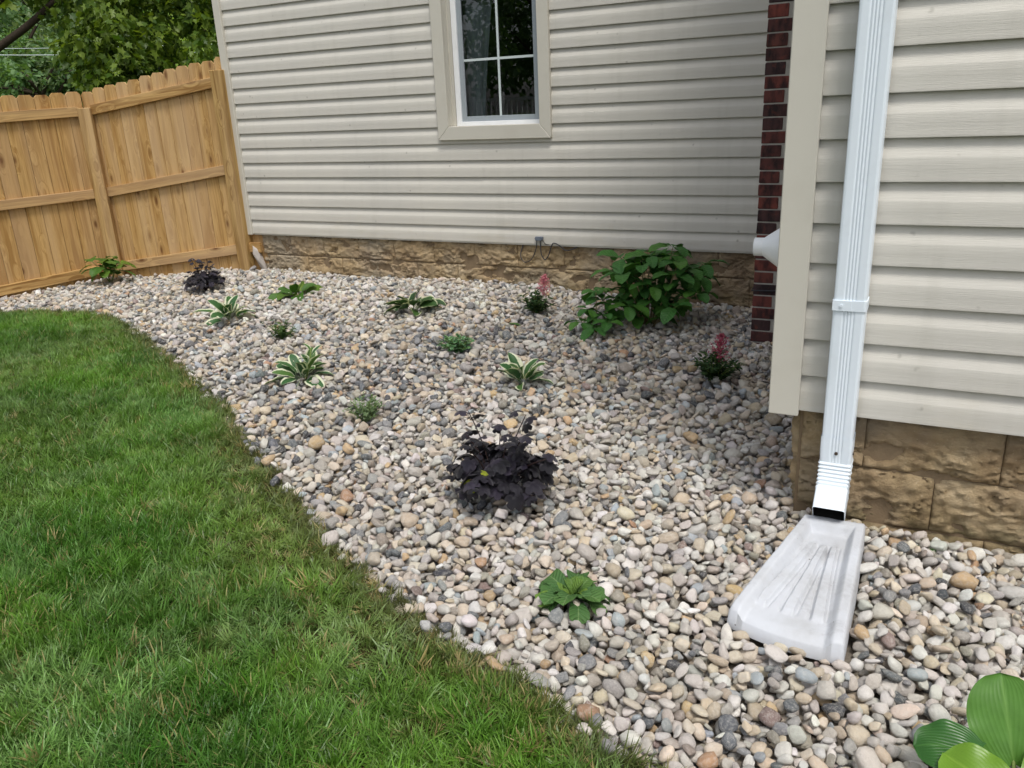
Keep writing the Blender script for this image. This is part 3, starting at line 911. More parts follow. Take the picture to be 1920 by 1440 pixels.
for q in range(L): F.append((rim[q], rim[(q + 1) % L], b + (q + 1) % L, b + q))
F.append(tuple(b + q for q in range(L)))
mb = MB(); mb.add([(x + 0.22, y + 3.4, z_) for x, y, z_ in V], F)
sb = mb.build("splash_block", M["splash"], None, smooth=True, angle=1.0, loc=(-0.22, -3.4, 0.006))
tag(sb, "white plastic splash block lying on the gravel under the downspout outlet", "splash block")

# ------------------------------------------------------------------ vent pipe, cables, chunk of concrete
mb = MB()
ringsv = [(-0.390, 0.082), (-0.412, 0.082), (-0.414, 0.080), (-0.455, 0.076), (-0.470, 0.070), (-0.521, 0.0345), (-0.524, 0.0325), (-0.556, 0.0320), (-0.556, 0.0270), (-0.50, 0.0265), (-0.50, 0.001)]
mb.extrude(lambda i: [(ringsv[i][0] + 0.41, ringsv[i][1] * math.cos(2 * PI * k / 32), ringsv[i][1] * math.sin(2 * PI * k / 32)) for k in range(32)], len(ringsv), True, True)
vent = mb.build("vent_pipe", M["pvc"], None, smooth=True, angle=0.4, loc=(-0.41, -2.75, 0.913))
tag(vent, "white flared plastic vent pipe poking out from behind the corner trim by the bricks", "vent pipe")


def smooth_path(pts, n=6):
    P = [Vector(p) for p in pts]; out = []
    for i in range(len(P) - 1):
        p0, p1, p2, p3 = P[max(i - 1, 0)], P[i], P[i + 1], P[min(i + 2, len(P) - 1)]
        for k in range(n):
            t = k / n
            out.append(0.5 * ((2 * p1) + (p2 - p0) * t + (2 * p0 - 5 * p1 + 4 * p2 - p3) * t * t + (3 * p1 - p0 - 3 * p2 + p3) * t ** 3))
    out.append(P[-1]); return out


cb = tag(empty("cable_connector", (-2.69, -0.02, 0.44)), "small grey cable connector with looping dark wires at the bottom edge of the siding", "cable connector")
CO = Vector((2.69, 0.02, -0.44))
mb = MB(); mb.box((-2.722, -0.030, 0.430), (-2.672, -0.004, 0.460)); mb.box((-2.672, -0.026, 0.436), (-2.660, -0.006, 0.460)); mb.box((-2.730, -0.022, 0.440), (-2.722, -0.010, 0.448))
mb.build("housing", M["jbox"], cb, bevel=0.002, loc=CO)
mb = MB(); mb.tube(smooth_path([(-2.845, 0.02, 0.40), (-2.86, -0.012, 0.313), (-2.838, -0.016, 0.265), (-2.804, -0.018, 0.258), (-2.756, -0.018, 0.29), (-2.722, -0.016, 0.364), (-2.714, -0.015, 0.43)]), 0.0036, 8); mb.build("wire", M["cable"], cb, smooth=True, loc=CO)
mb = MB(); mb.tube(smooth_path([(-2.684, -0.015, 0.43), (-2.678, -0.018, 0.335), (-2.66, -0.018, 0.294), (-2.642, -0.018, 0.284), (-2.614, -0.02, 0.32), (-2.585, -0.016, 0.4), (-2.566, -0.014, 0.413), (-2.529, -0.012, 0.399), (-2.475, -0.005, 0.36), (-2.408, 0.0, 0.376), (-2.37, 0.03, 0.40)]), 0.0040, 8); mb.build("wire", M["cable"], cb, smooth=True, loc=CO)
mb = MB(); mb.tube(smooth_path([(-2.664, -0.012, 0.442), (-2.655, -0.012, 0.418), (-2.64, -0.003, 0.40), (-2.60, 0.02, 0.397)]), 0.003, 8); mb.build("wire", M["cable"], cb, smooth=True, loc=CO)
mb = MB(); mb.tube(smooth_path([(-0.60, -0.821, 0.327), (-0.77, -0.821, 0.322), (-0.85, -0.822, 0.319), (-0.905, -0.823, 0.318), (-0.918, -0.812, 0.318), (-0.919, -0.7, 0.322), (-0.918, -0.4, 0.33)]), 0.0035, 8)
tag(mb.build("wire", M["cable"], None, smooth=True), "thin dark wire tied around the lower courses of the brick chimney", "wire")

bm = bmesh.new(); bmesh.ops.create_icosphere(bm, subdivisions=3, radius=1.0)
for v in bm.verts:
    k = 1 + 0.5 * (mnoise.noise(v.co * 1.4) + 0.5 * mnoise.noise(v.co * 4))
    v.co = Vector((v.co.x * 0.035, v.co.y * 0.03, v.co.z * 0.12)) * k
me = bpy.data.meshes.new("broken_concrete"); bm.to_mesh(me); bm.free(); me.materials.append(M["concrete"])
me.polygons.foreach_set("use_smooth", [True] * len(me.polygons))
tag(link("broken_concrete", me, None, loc=(-5.595, -0.01, 0.16), rot=(0.1, -0.28, 0.4)), "pale broken sliver of concrete leaning on the corner of the foundation beside the fence post", "concrete chunk")

# ------------------------------------------------------------------ fence
fence = tag(empty("fence", (-5.75, -0.03, 0.0)), "new golden wooden privacy fence with dog-eared pickets stepping down from the house corner", "fence")
FA = Vector((-5.75, -0.03, 0)); FB = Vector((-7.29, -0.26, 0)); FC = Vector((-7.86, -2.63, 0))
FO = -FA


def picket_mesh(w, hgt, seed):
    r = random.Random(seed)
    t = 0.016; e = 0.026
    pr = [(-w / 2, 0), (w / 2, 0), (w / 2, hgt - e), (w / 2 - e, hgt), (-w / 2 + e, hgt), (-w / 2, hgt - e)]
    mb = MB(); n = len(pr); bow = r.uniform(-.004, .004)
    mb.add([(x, 0, z) for x, z in pr] + [(x, t, z) for x, z in pr],
           [tuple(range(n)), tuple(reversed(range(n, 2 * n)))] + [((k + 1) % n, k, n + k, n + (k + 1) % n) for k in range(n)])
    return mb.mesh("picket", M["picket"], bevel=0.0015)


PK = [picket_mesh(0.1375, 1.93 + random.uniform(-.006, .006), s) for s in range(6)]


def panel(P, Q, nrm, zt0, zt1, ztop0, ztop1, rails, s0, s1):
    d = (Q - P); Ln = d.length; d.normalize()
    a = math.atan2(-nrm.x, nrm.y) + PI           # local -Y of a picket faces the camera side
    rot = Matrix(((d.x, -nrm.x, 0), (d.y, -nrm.y, 0), (0, 0, 1)))
    if rot.determinant() < 0: rot = Matrix(((-d.x, -nrm.x, 0), (-d.y, -nrm.y, 0), (0, 0, 1)))
    eul = rot.to_euler()
    s = s0 + 0.07
    while s < s1:
        p = P + d * s - nrm * 0.046
        t = s / Ln
        zt = ztop0 + (ztop1 - ztop0) * t
        e2 = Euler((eul.x, eul.y, eul.z + random.uniform(-.012, .012)))
        link("picket", random.choice(PK), fence, loc=FO + Vector((p.x, p.y, zt - 1.93 + random.uniform(-.004, .004))), rot=e2)
        s += 0.1412
    for (z0, z1) in rails:
        mb = MB()
        v0 = P + d * 0.055; v1 = P + d * (Ln - 0.055)
        f0 = 0.055 / Ln; za = z0 + (z1 - z0) * f0; zb = z1 + (z0 - z1) * f0
        Lr = math.hypot((v1 - v0).length, zb - za)
        mb.box((0, -0.019, -0.0445), (Lr, 0.019, 0.0445))
        o = mb.build("rail", M["rail"], fence, bevel=0.003)
        dirv = Vector(((v1 - v0).x, (v1 - v0).y, zb - za)).normalized()
        sidev = nrm.copy(); upv = dirv.cross(sidev).normalized()
        if upv.z < 0: sidev = -sidev; upv = dirv.cross(sidev).normalized()
        m3 = Matrix((dirv, sidev, upv)).transposed()
        c = v0 - nrm * 0.0265
        o.matrix_local = Matrix.Translation(FO + Vector((c.x, c.y, za))) @ m3.to_4x4()


n1 = Vector((0.1478, -0.989, 0)).normalized()
n2 = Vector((0.972, -0.2337, 0)).normalized()
# house corner -> middle post (racked down the slope), middle post -> left
panel(FA, FB, n1, 0, 0, ZS + 1.545, ZS + 1.325, [(ZS + 1.345, ZS + 1.150), (ZS + 0.592, ZS + 0.385), (ZS - 0.140, ZS - 0.345)], -0.21, 1.56)
panel(FB, FC, n2, 0, 0, ZS + 1.325, ZS + 1.225, [(ZS + 1.150, ZS + 1.055), (ZS + 0.385, ZS + 0.345), (ZS - 0.345, ZS - 0.43)], 0.0, 2.5)
for P, zt, az in ((FA, ZS + 1.432, 0.12), (FB, ZS + 1.178, 0.55), (FC, ZS + 1.10, 0.1)):
    mb = MB(); mb.box((-0.058, -0.058, -0.25), (0.058, 0.058, zt))
    mb.build("post", M["post"], fence, bevel=0.005, loc=FO + P, rot=(0, 0, az))
mb = MB(); mb.box((0, -0.019, -0.0445), (0.13, 0.019, 0.0445)); mb.build("rail", M["rail"], fence, bevel=0.003, loc=(0.055, 0.02, ZS - 0.13))

# ------------------------------------------------------------------ pebbles
def rock_mesh(seed, sub, p):
    r = np.random.default_rng(seed)
    bm = bmesh.new(); bmesh.ops.create_icosphere(bm, subdivisions=sub, radius=1.0)
    D = np.array([v.co[:] for v in bm.verts]); D /= np.linalg.norm(D, axis=1)[:, None]
    npl = r.integers(6, 14)
    nn = r.normal(size=(npl, 3)); nn /= np.linalg.norm(nn, axis=1)[:, None]
    nn = np.vstack([nn, np.eye(3), -np.eye(3)])
    hh = np.concatenate([r.uniform(0.62, 1.0, npl), r.uniform(0.86, 1.0, 6)])
    dots = np.clip(D @ nn.T, 0, None) / hh[None]
    rad = (dots ** p).sum(1) ** (-1 / p)
    n = np.array([mnoise.noise(Vector(d * 1.7) + Vector((seed * 3.1, 0, 0))) + 0.4 * mnoise.noise(Vector(d * 4.5) + Vector((seed * 1.7, 3, 0))) for d in D])
    P = D * (rad * (1 + 0.07 * n))[:, None]
    P = P / np.abs(P).max(0)
    for v, c in zip(bm.verts, P): v.co = c
    me = bpy.data.meshes.new("pebble"); bm.to_mesh(me); bm.free()
    me.polygons.foreach_set("use_smooth", [True] * len(me.polygons))
    return me


NROCK = 36
pm_i = m_pebble("pebble_stone", True); pm_o = m_pebble("pebble_stone_single", False)
rock_i = []; rock_o = []
for s in range(NROCK):
    p = (6.0, 9.0, 16.0)[s % 3]
    me = rock_mesh(s + 1, 3 if True else 2, p); me.materials.append(pm_i); rock_i.append(me)
    me2 = rock_mesh(s + 1, 2, p); me2.materials.append(pm_o); rock_o.append(me2)

RES = 0.006
GX0, GX1, GY0, GY1 = -8.1, 2.6, -5.2, 0.06
gx = np.arange(GX0, GX1, RES); gy = np.arange(GY0, GY1, RES)
cgx = np.linspace(GX0, GX1, 100); cgy = np.linspace(GY0, GY1, 60)
CGX, CGY = np.meshgrid(cgx, cgy); CH = h(CGX, CGY) - 0.055
# bilinear up-sampling of the base height
fx_ = (gx - GX0) / (GX1 - GX0) * 99; ix_ = np.clip(fx_.astype(int), 0, 98); tx_ = fx_ - ix_
fy_ = (gy - GY0) / (GY1 - GY0) * 59; iy_ = np.clip(fy_.astype(int), 0, 58); ty_ = fy_ - iy_
rows_ = CH[iy_] * (1 - ty_)[:, None] + CH[iy_ + 1] * ty_[:, None]
HG = rows_[:, ix_] * (1 - tx_)[None] + rows_[:, ix_ + 1] * tx_[None]
HB = HG.copy()
HT = HG + 0.055
GXX, GYY = np.meshgrid(gx, gy)
ok = lawn_depth(GXX, GYY) < 0.015
# keep clear: foundations, chimney, fence, splash block
ok &= GYY < 0.03
ok &= ~((GXX > -0.345) & (GYY > WY + 0.02))
ok &= ~((GXX > -0.92) & (GYY > -0.82))
fl = (GXX - FB.x) * n2.x + (GYY - FB.y) * n2.y
ok &= fl > -0.01
fl1 = (GXX - FA.x) * n1.x + (GYY - FA.y) * n1.y
ok &= ~((fl1 < -0.02) & (GXX < -5.6))


def in_quad(x, y, Q, pad=0.0):
    r = np.ones_like(x, bool); c = Q.mean(0)
    for a, b in zip(Q, np.roll(Q, -1, 0)):
        e = b - a; n = np.array([e[1], -e[0]]); n = n / np.linalg.norm(n)
        if (c - a) @ n > 0: n = -n
        r &= ((x - a[0]) * n[0] + (y - a[1]) * n[1]) < pad
    return r


blk = in_quad(GXX, GYY, B, 0.0)
ok &= ~in_quad(GXX, GYY, B, 0.020)
HG[blk] += 0.10
# thin out where the camera can never look
far_r = (GXX > 0.75)
cells = np.flatnonzero(ok.ravel())
NST = int(len(cells) * RES * RES * 1980)
ncol = len(gx); nrow = len(gy)
cand = rng.choice(cells, size=(NST, 4))
la = np.exp(rng.normal(math.log(0.0182), 0.27, NST)); la = np.clip(la, 0.0105, 0.040)
lb = la * rng.uniform(0.58, 0.95, NST); lc = lb * rng.uniform(0.42, 0.88, NST)
yaw = rng.uniform(0, 2 * PI, NST)
st_pos = np.zeros((NST, 3)); st_rot = np.zeros((NST, 3)); st_q = []
tiltx = rng.normal(0, 0.34, NST); tilty = rng.normal(0, 0.34, NST)
for s in range(NST):
    a, b_, c_ = la[s], lb[s], lc[s]
    Rr = int(a / RES) + 1
    k = np.arange(-Rr, Rr + 1) * RES
    cy_, sy_ = math.cos(yaw[s]), math.sin(yaw[s])
    KX, KY = k[None, :], k[:, None]
    q2 = ((KX * cy_ + KY * sy_) / a) ** 2 + ((-KX * sy_ + KY * cy_) / b_) ** 2
    ins = q2 < 0.95
    up_ = c_ * np.sqrt(np.clip(1 - q2, 0, 1))
    best = None
    for c in cand[s]:
        r0, c0 = divmod(int(c), ncol)
        if r0 < Rr or c0 < Rr or r0 + Rr >= nrow or c0 + Rr >= ncol: continue
        sub = HG[r0 - Rr:r0 + Rr + 1, c0 - Rr:c0 + Rr + 1]
        t = (sub + up_)[ins]
        kk = int(len(t) * 0.86)
        zc = np.partition(t, kk)[kk]
        rel = zc - HB[r0, c0]
        if best is None or rel < best[0]: best = (rel, zc, r0, c0, sub)
    if best is None: continue
    rel, zc, r0, c0, sub = best
    w_ = ins / max(1, ins.sum())
    gxx = float((sub * KX * w_).sum() / max(1e-9, (KX * KX * w_).sum())); gyy = float((sub * KY * w_).sum() / max(1e-9, (KY * KY * w_).sum()))
    nrm = Vector((-gxx * 0.8 + tiltx[s], -gyy * 0.8 + tilty[s], 1)).normalized()
    qn = Vector((0, 0, 1)).rotation_difference(nrm) @ Quaternion((0, 0, 1), yaw[s])
    st_rot[s] = qn.to_euler()[:]
    st_pos[s] = (gx[c0], gy[r0], zc)
    np.maximum(sub, np.where(ins, zc + up_, -9), out=sub)
good = st_pos[:, 2] != 0
print("gravel top minus nominal:", float((HG - HT)[ok].mean()), float((HG - HT)[ok].std()), "stones", int(good.sum()), NST)
PAL = [((226, 222, 215), 17), ((212, 205, 195), 17), ((192, 186, 177), 13), ((218, 205, 184), 14), ((204, 188, 164), 12), ((172, 169, 165), 10), ((146, 147, 147), 8), ((106, 110, 114), 7),
       ((196, 184, 172), 5), ((170, 158, 146), 4), ((206, 178, 138), 3.0), ((176, 184, 188), 4), ((82, 84, 88), 3.5), ((190, 152, 122), 0.8), ((164, 158, 144), 5), ((152, 132, 126), 1.2)]
pw = np.array([p[1] for p in PAL], float)
pl_ = np.array([hexlin(*p[0]) for p in PAL])
lum = pl_.mean(1)
X_, Y_ = st_pos[:, 0], st_pos[:, 1]
# washed pale stone near the walls and the outlet, a darker mix towards the middle of the bed and the lawn
pale = 0.30 + np.clip(1.0 - np.abs(Y_) / 1.3, 0, 1) * 1.1 + np.clip(1.5 - np.hypot(X_ + 0.4, Y_ + 3.1), 0, 1) * 1.15 + (fbm(X_ * 1.1, Y_ * 1.1, 0, 3, 40) - .5) * 1.7 - 0.45 * np.exp(-((X_ + 2.8) ** 2 + (Y_ + 2.0) ** 2) / 1.8) - 0.3 * np.exp(-((X_ + 0.5) ** 2 + (Y_ + 4.2) ** 2) / 0.3)
pale = np.clip(pale, -0.5, 1)
wts = pw[None] * np.exp((pale[:, None] - 0.15) * (lum[None] - lum.mean()) * 4.2)
cum = np.cumsum(wts / wts.sum(1)[:, None], 1)
ci = (rng.random(NST)[:, None] > cum).sum(1).clip(0, len(PAL) - 1)
ccol = pl_[ci] * rng.normal(1, 0.12, (NST, 1)).clip(0.7, 1.3) * rng.normal(1, 0.02, (NST, 3)) * 1.08
ridx = rng.integers(0, NROCK, NST)
scl = np.stack([la, lb, lc], 1)
# the three hundred that show largest become objects of their own
pxx, pyy, dd = to_px(st_pos)
r_i = np.clip(((Y_ - GY0) / RES).astype(int), 0, nrow - 1); c_i = np.clip(((X_ - GX0) / RES).astype(int), 0, ncol - 1)
ontop = st_pos[:, 2] + lc > HG[r_i, c_i] - 0.006
vis = good & ontop & (dd > 0.5) & (pxx > 5) & (pxx < 1915) & (pyy > 5) & (pyy < 1435)
size = np.where(vis, la * lb / dd ** 2, 0)
single = np.argsort(-size)[:300]
is_single = np.zeros(NST, bool); is_single[single] = True
for s in single:
    o = link("pebble", rock_o[ridx[s]], bed, loc=tuple(st_pos[s]), rot=tuple(st_rot[s]), scale=tuple(scl[s]))
    o.color = (*np.clip(ccol[s], 0, 1), 1)


def scatter(name, pos, rot, scl, col, idx, meshes, parent):
    """points with attributes + a small node group that puts one of the meshes on each"""
    me = bpy.data.meshes.new(name); n = len(pos)
    me.vertices.add(n); me.vertices.foreach_set("co", np.ascontiguousarray(pos, np.float32).ravel())
    for nm, arr in (("rot", rot), ("scl", scl)):
        at_ = me.attributes.new(nm, 'FLOAT_VECTOR', 'POINT'); at_.data.foreach_set("vector", np.ascontiguousarray(arr, np.float32).ravel())
    at_ = me.attributes.new("col", 'FLOAT_COLOR', 'POINT'); at_.data.foreach_set("color", np.ascontiguousarray(np.hstack([col, np.ones((n, 1))]), np.float32).ravel())
    at_ = me.attributes.new("rnd", 'FLOAT', 'POINT'); at_.data.foreach_set("value", rng.random(n).astype(np.float32))
    at_ = me.attributes.new("idx", 'INT', 'POINT'); at_.data.foreach_set("value", np.ascontiguousarray(idx, np.int32))
    ob = link(name, me, parent)
    lib = bpy.data.collections.new(name + "_shapes")
    for k, m in enumerate(meshes): lib.objects.link(bpy.data.objects.new("%s_shape_%03d" % (name, k), m))
    ng = bpy.data.node_groups.new(name + "_nodes", 'GeometryNodeTree')
    ng.interface.new_socket(name="Geometry", in_out='INPUT', socket_type='NodeSocketGeometry')
    ng.interface.new_socket(name="Geometry", in_out='OUTPUT', socket_type='NodeSocketGeometry')
    gi = ng.nodes.new("NodeGroupInput"); go = ng.nodes.new("NodeGroupOutput")
    iop = ng.nodes.new("GeometryNodeInstanceOnPoints")
    info = ng.nodes.new("GeometryNodeCollectionInfo"); info.inputs["Collection"].default_value = lib
    info.inputs["Separate Children"].default_value = True; info.inputs["Reset Children"].default_value = True
    def attr(nm, t):
        a = ng.nodes.new("GeometryNodeInputNamedAttribute"); a.data_type = t; a.inputs["Name"].default_value = nm; return a.outputs["Attribute"]
    e2r = ng.nodes.new("FunctionNodeEulerToRotation")
    ng.links.new(attr("rot", 'FLOAT_VECTOR'), e2r.inputs[0])
    ng.links.new(gi.outputs[0], iop.inputs["Points"]); ng.links.new(info.outputs[0], iop.inputs["Instance"])
    iop.inputs["Pick Instance"].default_value = True
    ng.links.new(attr("idx", 'INT'), iop.inputs["Instance Index"])
    ng.links.new(e2r.outputs[0], iop.inputs["Rotation"]); ng.links.new(attr("scl", 'FLOAT_VECTOR'), iop.inputs["Scale"])
    ng.links.new(iop.outputs[0], go.inputs[0])
    md = ob.modifiers.new("scatter", 'NODES'); md.node_group = ng
    return ob


rest = good & ~is_single
pb = scatter("pebbles", st_pos[rest], st_rot[rest], scl[rest], np.clip(ccol[rest], 0, 1), ridx[rest], rock_i, bed)
tag(pb, kind="stuff")

# ------------------------------------------------------------------ lawn grass
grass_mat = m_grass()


def tuft_mesh(seed, nb=17, flat=0.0):
    r = np.random.default_rng(seed)
    V = []; F = []; UV = []; RN = []
    lean = r.uniform(0, 2 * PI)
    for b in range(nb):
        L = r.uniform(0.035, 0.09) * (1.0 - 0.25 * flat); w = r.uniform(0.0014, 0.0028)
        az = lean + r.normal(0, 1.0); a0 = r.uniform(0.15, 0.7) + flat * 0.6; a1 = a0 + r.uniform(0.2, 1.0)
        x, y, z = r.normal(0, 0.012), r.normal(0, 0.012), -0.004
        ca, sa = math.cos(az), math.sin(az); rn = r.random(); n0 = len(V); ns = 4
        for k in range(ns + 1):
            t = k / ns; ww = w * (1 - t ** 2.2) + 0.0001
            tw = az + PI / 2 + 0.4 * t
            V.append((x + math.cos(tw) * ww, y + math.sin(tw) * ww, z)); V.append((x - math.cos(tw) * ww, y - math.sin(tw) * ww, z))
            UV += [(0, t), (1, t)]; RN += [rn, rn]
            a = a0 + (a1 - a0) * t; s = L / ns
            x += math.sin(a) * ca * s; y += math.sin(a) * sa * s; z += math.cos(a) * s
        for k in range(ns): F.append((n0 + 2 * k, n0 + 2 * k + 1, n0 + 2 * k + 3, n0 + 2 * k + 2))
    return np_mesh("tuft", np.array(V), np.array(F), grass_mat, True, np.array(UV, float), np.array(RN))


tufts = [tuft_mesh(s, 18, 0.0) for s in range(10)] + [tuft_mesh(30 + s, 16, 0.9) for s in range(6)]
NG = 150000
px0 = rng.uniform(-8.0, 0.9, NG); py0 = rng.uniform(-6.2, -1.4, NG)
ld = lawn_depth(px0, py0)
gp = np.stack([px0, py0, h(px0, py0)], 1)
ax_, ay_, ad_ = to_px(gp)
inview = (ad_ > 0.4) & (ax_ > -260) & (ax_ < 2100) & (ay_ < 1640)
keep = (ld > -0.012) & ((inview & (ld < 3)) | ((rng.random(NG) < 0.12) & (ld < 2.6)))
gp = gp[keep]; ld = ld[keep]; n = len(gp)
gp[:, 2] -= 0.014
x, y = gp[:, 0], gp[:, 1]
p1 = fbm(x * 2.1, y * 2.1, 0, 4, 60); p2 = fbm(x * 5.5, y * 5.5, 0, 3, 70); p3 = fbm(x * 0.8 + 4, y * 0.8, 0, 3, 80)
A = np.array(hexlin(108, 154, 54)); Bc = np.array(hexlin(74, 122, 42)); Cc = np.array(hexlin(132, 132, 78)); Dk = np.array(hexlin(96, 90, 60)); Bl = np.array(hexlin(138, 176, 108))
f1 = np.clip((p1 - 0.36) * 3.6, 0, 1)[:, None]; col = A * f1 + Bc * (1 - f1)
f2 = np.clip((p2 - 0.52) * 5, 0, 1)[:, None] * 0.5; col = col * (1 - f2) + Bl * f2
dry = np.clip((p3 - 0.48) * 4.5, 0, 1) * 0.55 + np.clip(1 - ld / 0.5, 0, 1) * np.clip((fbm(x * 1.6, y * 1.6, 0, 3, 90) - 0.3) * 3.5, 0, 1) * 0.8
dry = np.clip(dry + np.clip((fbm(x * 9, y * 9, 0, 3, 95) - 0.66) * 9, 0, 1) * 0.6, 0, 1)[:, None]
col = col * (1 - dry * 0.45) + Cc * dry * 0.45
brown = (np.clip(1 - ld / 0.13, 0, 1) * 0.75)[:, None]; col = col * (1 - brown) + Dk * brown
straw = ((rng.random(n) < 0.10 * np.clip(1 - ld / 0.35, 0, 1) + 0.012))[:, None]
col = np.where(straw, np.array(hexlin(168, 152, 104)), col)
col = col * rng.normal(1, 0.2, (n, 1)).clip(0.5, 1.6)
sc = rng.uniform(0.72, 1.12, n) * (1 - 0.25 * dry[:, 0]) * (0.80 + 0.45 * fbm(x * 3.3, y * 3.3, 0, 3, 99))
sc = np.where(ld < 0.05, sc * 0.9, sc)
# blades are combed in drifting directions
comb = fbm(x * 1.3, y * 1.3, 0, 3, 110) * 9.0
rt = np.stack([np.cos(comb) * 0.42 + rng.normal(0, 0.2, n), np.sin(comb) * 0.42 + rng.normal(0, 0.2, n), rng.uniform(0, 2 * PI, n)], 1)
gi = np.where(rng.random(n) < np.clip(0.2 + dry[:, 0], 0, 0.9), rng.integers(10, 16, n), rng.integers(0, 10, n))
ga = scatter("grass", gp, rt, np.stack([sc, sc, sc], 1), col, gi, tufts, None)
tag(ga, "green lawn grass, drier and flattened along the gravel edge", "grass", kind="stuff")


# ------------------------------------------------------------------ plants
def leaf_mesh(name, mat, L, W, a0, a1, fold=0.25, petiole=0.0, pw=0.004, peak=0.42, sharp=1.0, ripple=0.0, nu=9, nv=6, side=0.0, seed=0, droop_pow=1.0, cup=0.0, heart=0.0, wave=0.0):
    """leaf from its base at the origin, along +X; a0 -> a1: elevation of the midrib along its length"""
    r = random.Random(seed)
    V = []; F = []; UV = []
    tot = petiole + L; N = nu + (4 if petiole > 0 else 0)
    x = z = 0.0; ys = 0.0; prev = 0.0
    ph = r.uniform(0, 6)
    al = peak / (1 - peak)
    for k in range(N + 1):
        if petiole > 0: s = petiole * k / 4 if k <= 4 else petiole + L * (k - 4) / nu
        else: s = L * k / N
        t = s / tot; ds_ = s - prev; prev = s
        a = a0 + (a1 - a0) * t ** droop_pow
        x += math.cos(a) * ds_; z += math.sin(a) * ds_; ys += side * ds_ * t
        tl = max(0.0, (s - petiole) / L)
        w = (tl ** (0.62 * al + 0.12) * (1 - tl) ** (0.62 * sharp)) if 0 < tl < 1 else 0.0
        pk = ((peak) ** (0.62 * al + 0.12) * (1 - peak) ** (0.62 * sharp))
        w = W / 2 * w / pk
        w = max(w, pw if tl < 0.12 else 0.0004)
        for j in range(nv + 1):
            u = j / nv * 2 - 1
            off = u * w
            up_ = fold * abs(off) - cup * off * off / max(w, 1e-4) + ripple * W * math.sin(tl * 16 + ph + (1.5 if u > 0 else 0)) * abs(u) ** 2 * (w / (W / 2))
            hb_ = heart * L * abs(u) ** 1.5 * max(0.0, 1 - tl / 0.45) ** 2
            up_ += wave * W * (math.sin(tl * 7 + ph) * abs(u) + 0.6 * math.sin(tl * 11 + 2 * u + ph))
            V.append((x - math.sin(a) * up_ - hb_, ys + off, z + math.cos(a) * up_)); UV.append(((u + 1) / 2, tl))
    for k in range(N):
        for j in range(nv):
            q0 = k * (nv + 1) + j; F.append((q0, q0 + 1, q0 + nv + 2, q0 + nv + 1))
    me = np_mesh(name, np.array(V), np.array(F), mat, True, np.array(UV))
    return me


def lobed_mesh(name, mat, Rr, lobes=5, seed=0, cup=0.25, petiole=0.03):
    r = random.Random(seed); V = [(0, 0, 0)]; UV = [(0.5, 0)]; F = []
    n = lobes * 6; rings = 3
    for ri in range(1, rings + 1):
        for k in range(n + 1):
            th = -PI * 0.86 + 2 * PI * 0.86 * k / n
            lob = abs(math.sin(lobes * (th + PI * 0.86) / (2 * 0.86))) ** 0.6
            rad = Rr * (0.70 + 0.30 * lob) * (0.75 + 0.35 * math.cos(th / 2) ** 2) * (1 + r.uniform(-.05, .05)) * ri / rings
            zz = -cup * rad * rad / Rr + 0.05 * Rr * lob * (ri / rings)
            V.append((rad * math.cos(th) + 0.15 * Rr, rad * math.sin(th), zz)); UV.append((0.5 + 0.5 * lob * (1 if k % 2 else -1), ri / rings))
    for k in range(n): F.append((0, 1 + k, 2 + k, 2 + k))
    Fq = []
    for ri in range(rings - 1):
        for k in range(n):
            a = 1 + ri * (n + 1) + k; Fq.append((a, a + n + 1, a + n + 2, a + 1))
    mb = MB(); mb.add(V, [f[:3] for f in F] + Fq)
    me = mb.mesh(name, mat, True)
    l = me.uv_layers.new(name="UVMap")
    for lp in me.loops: l.data[lp.index].uv = UV[lp.vertex_index]
    return me


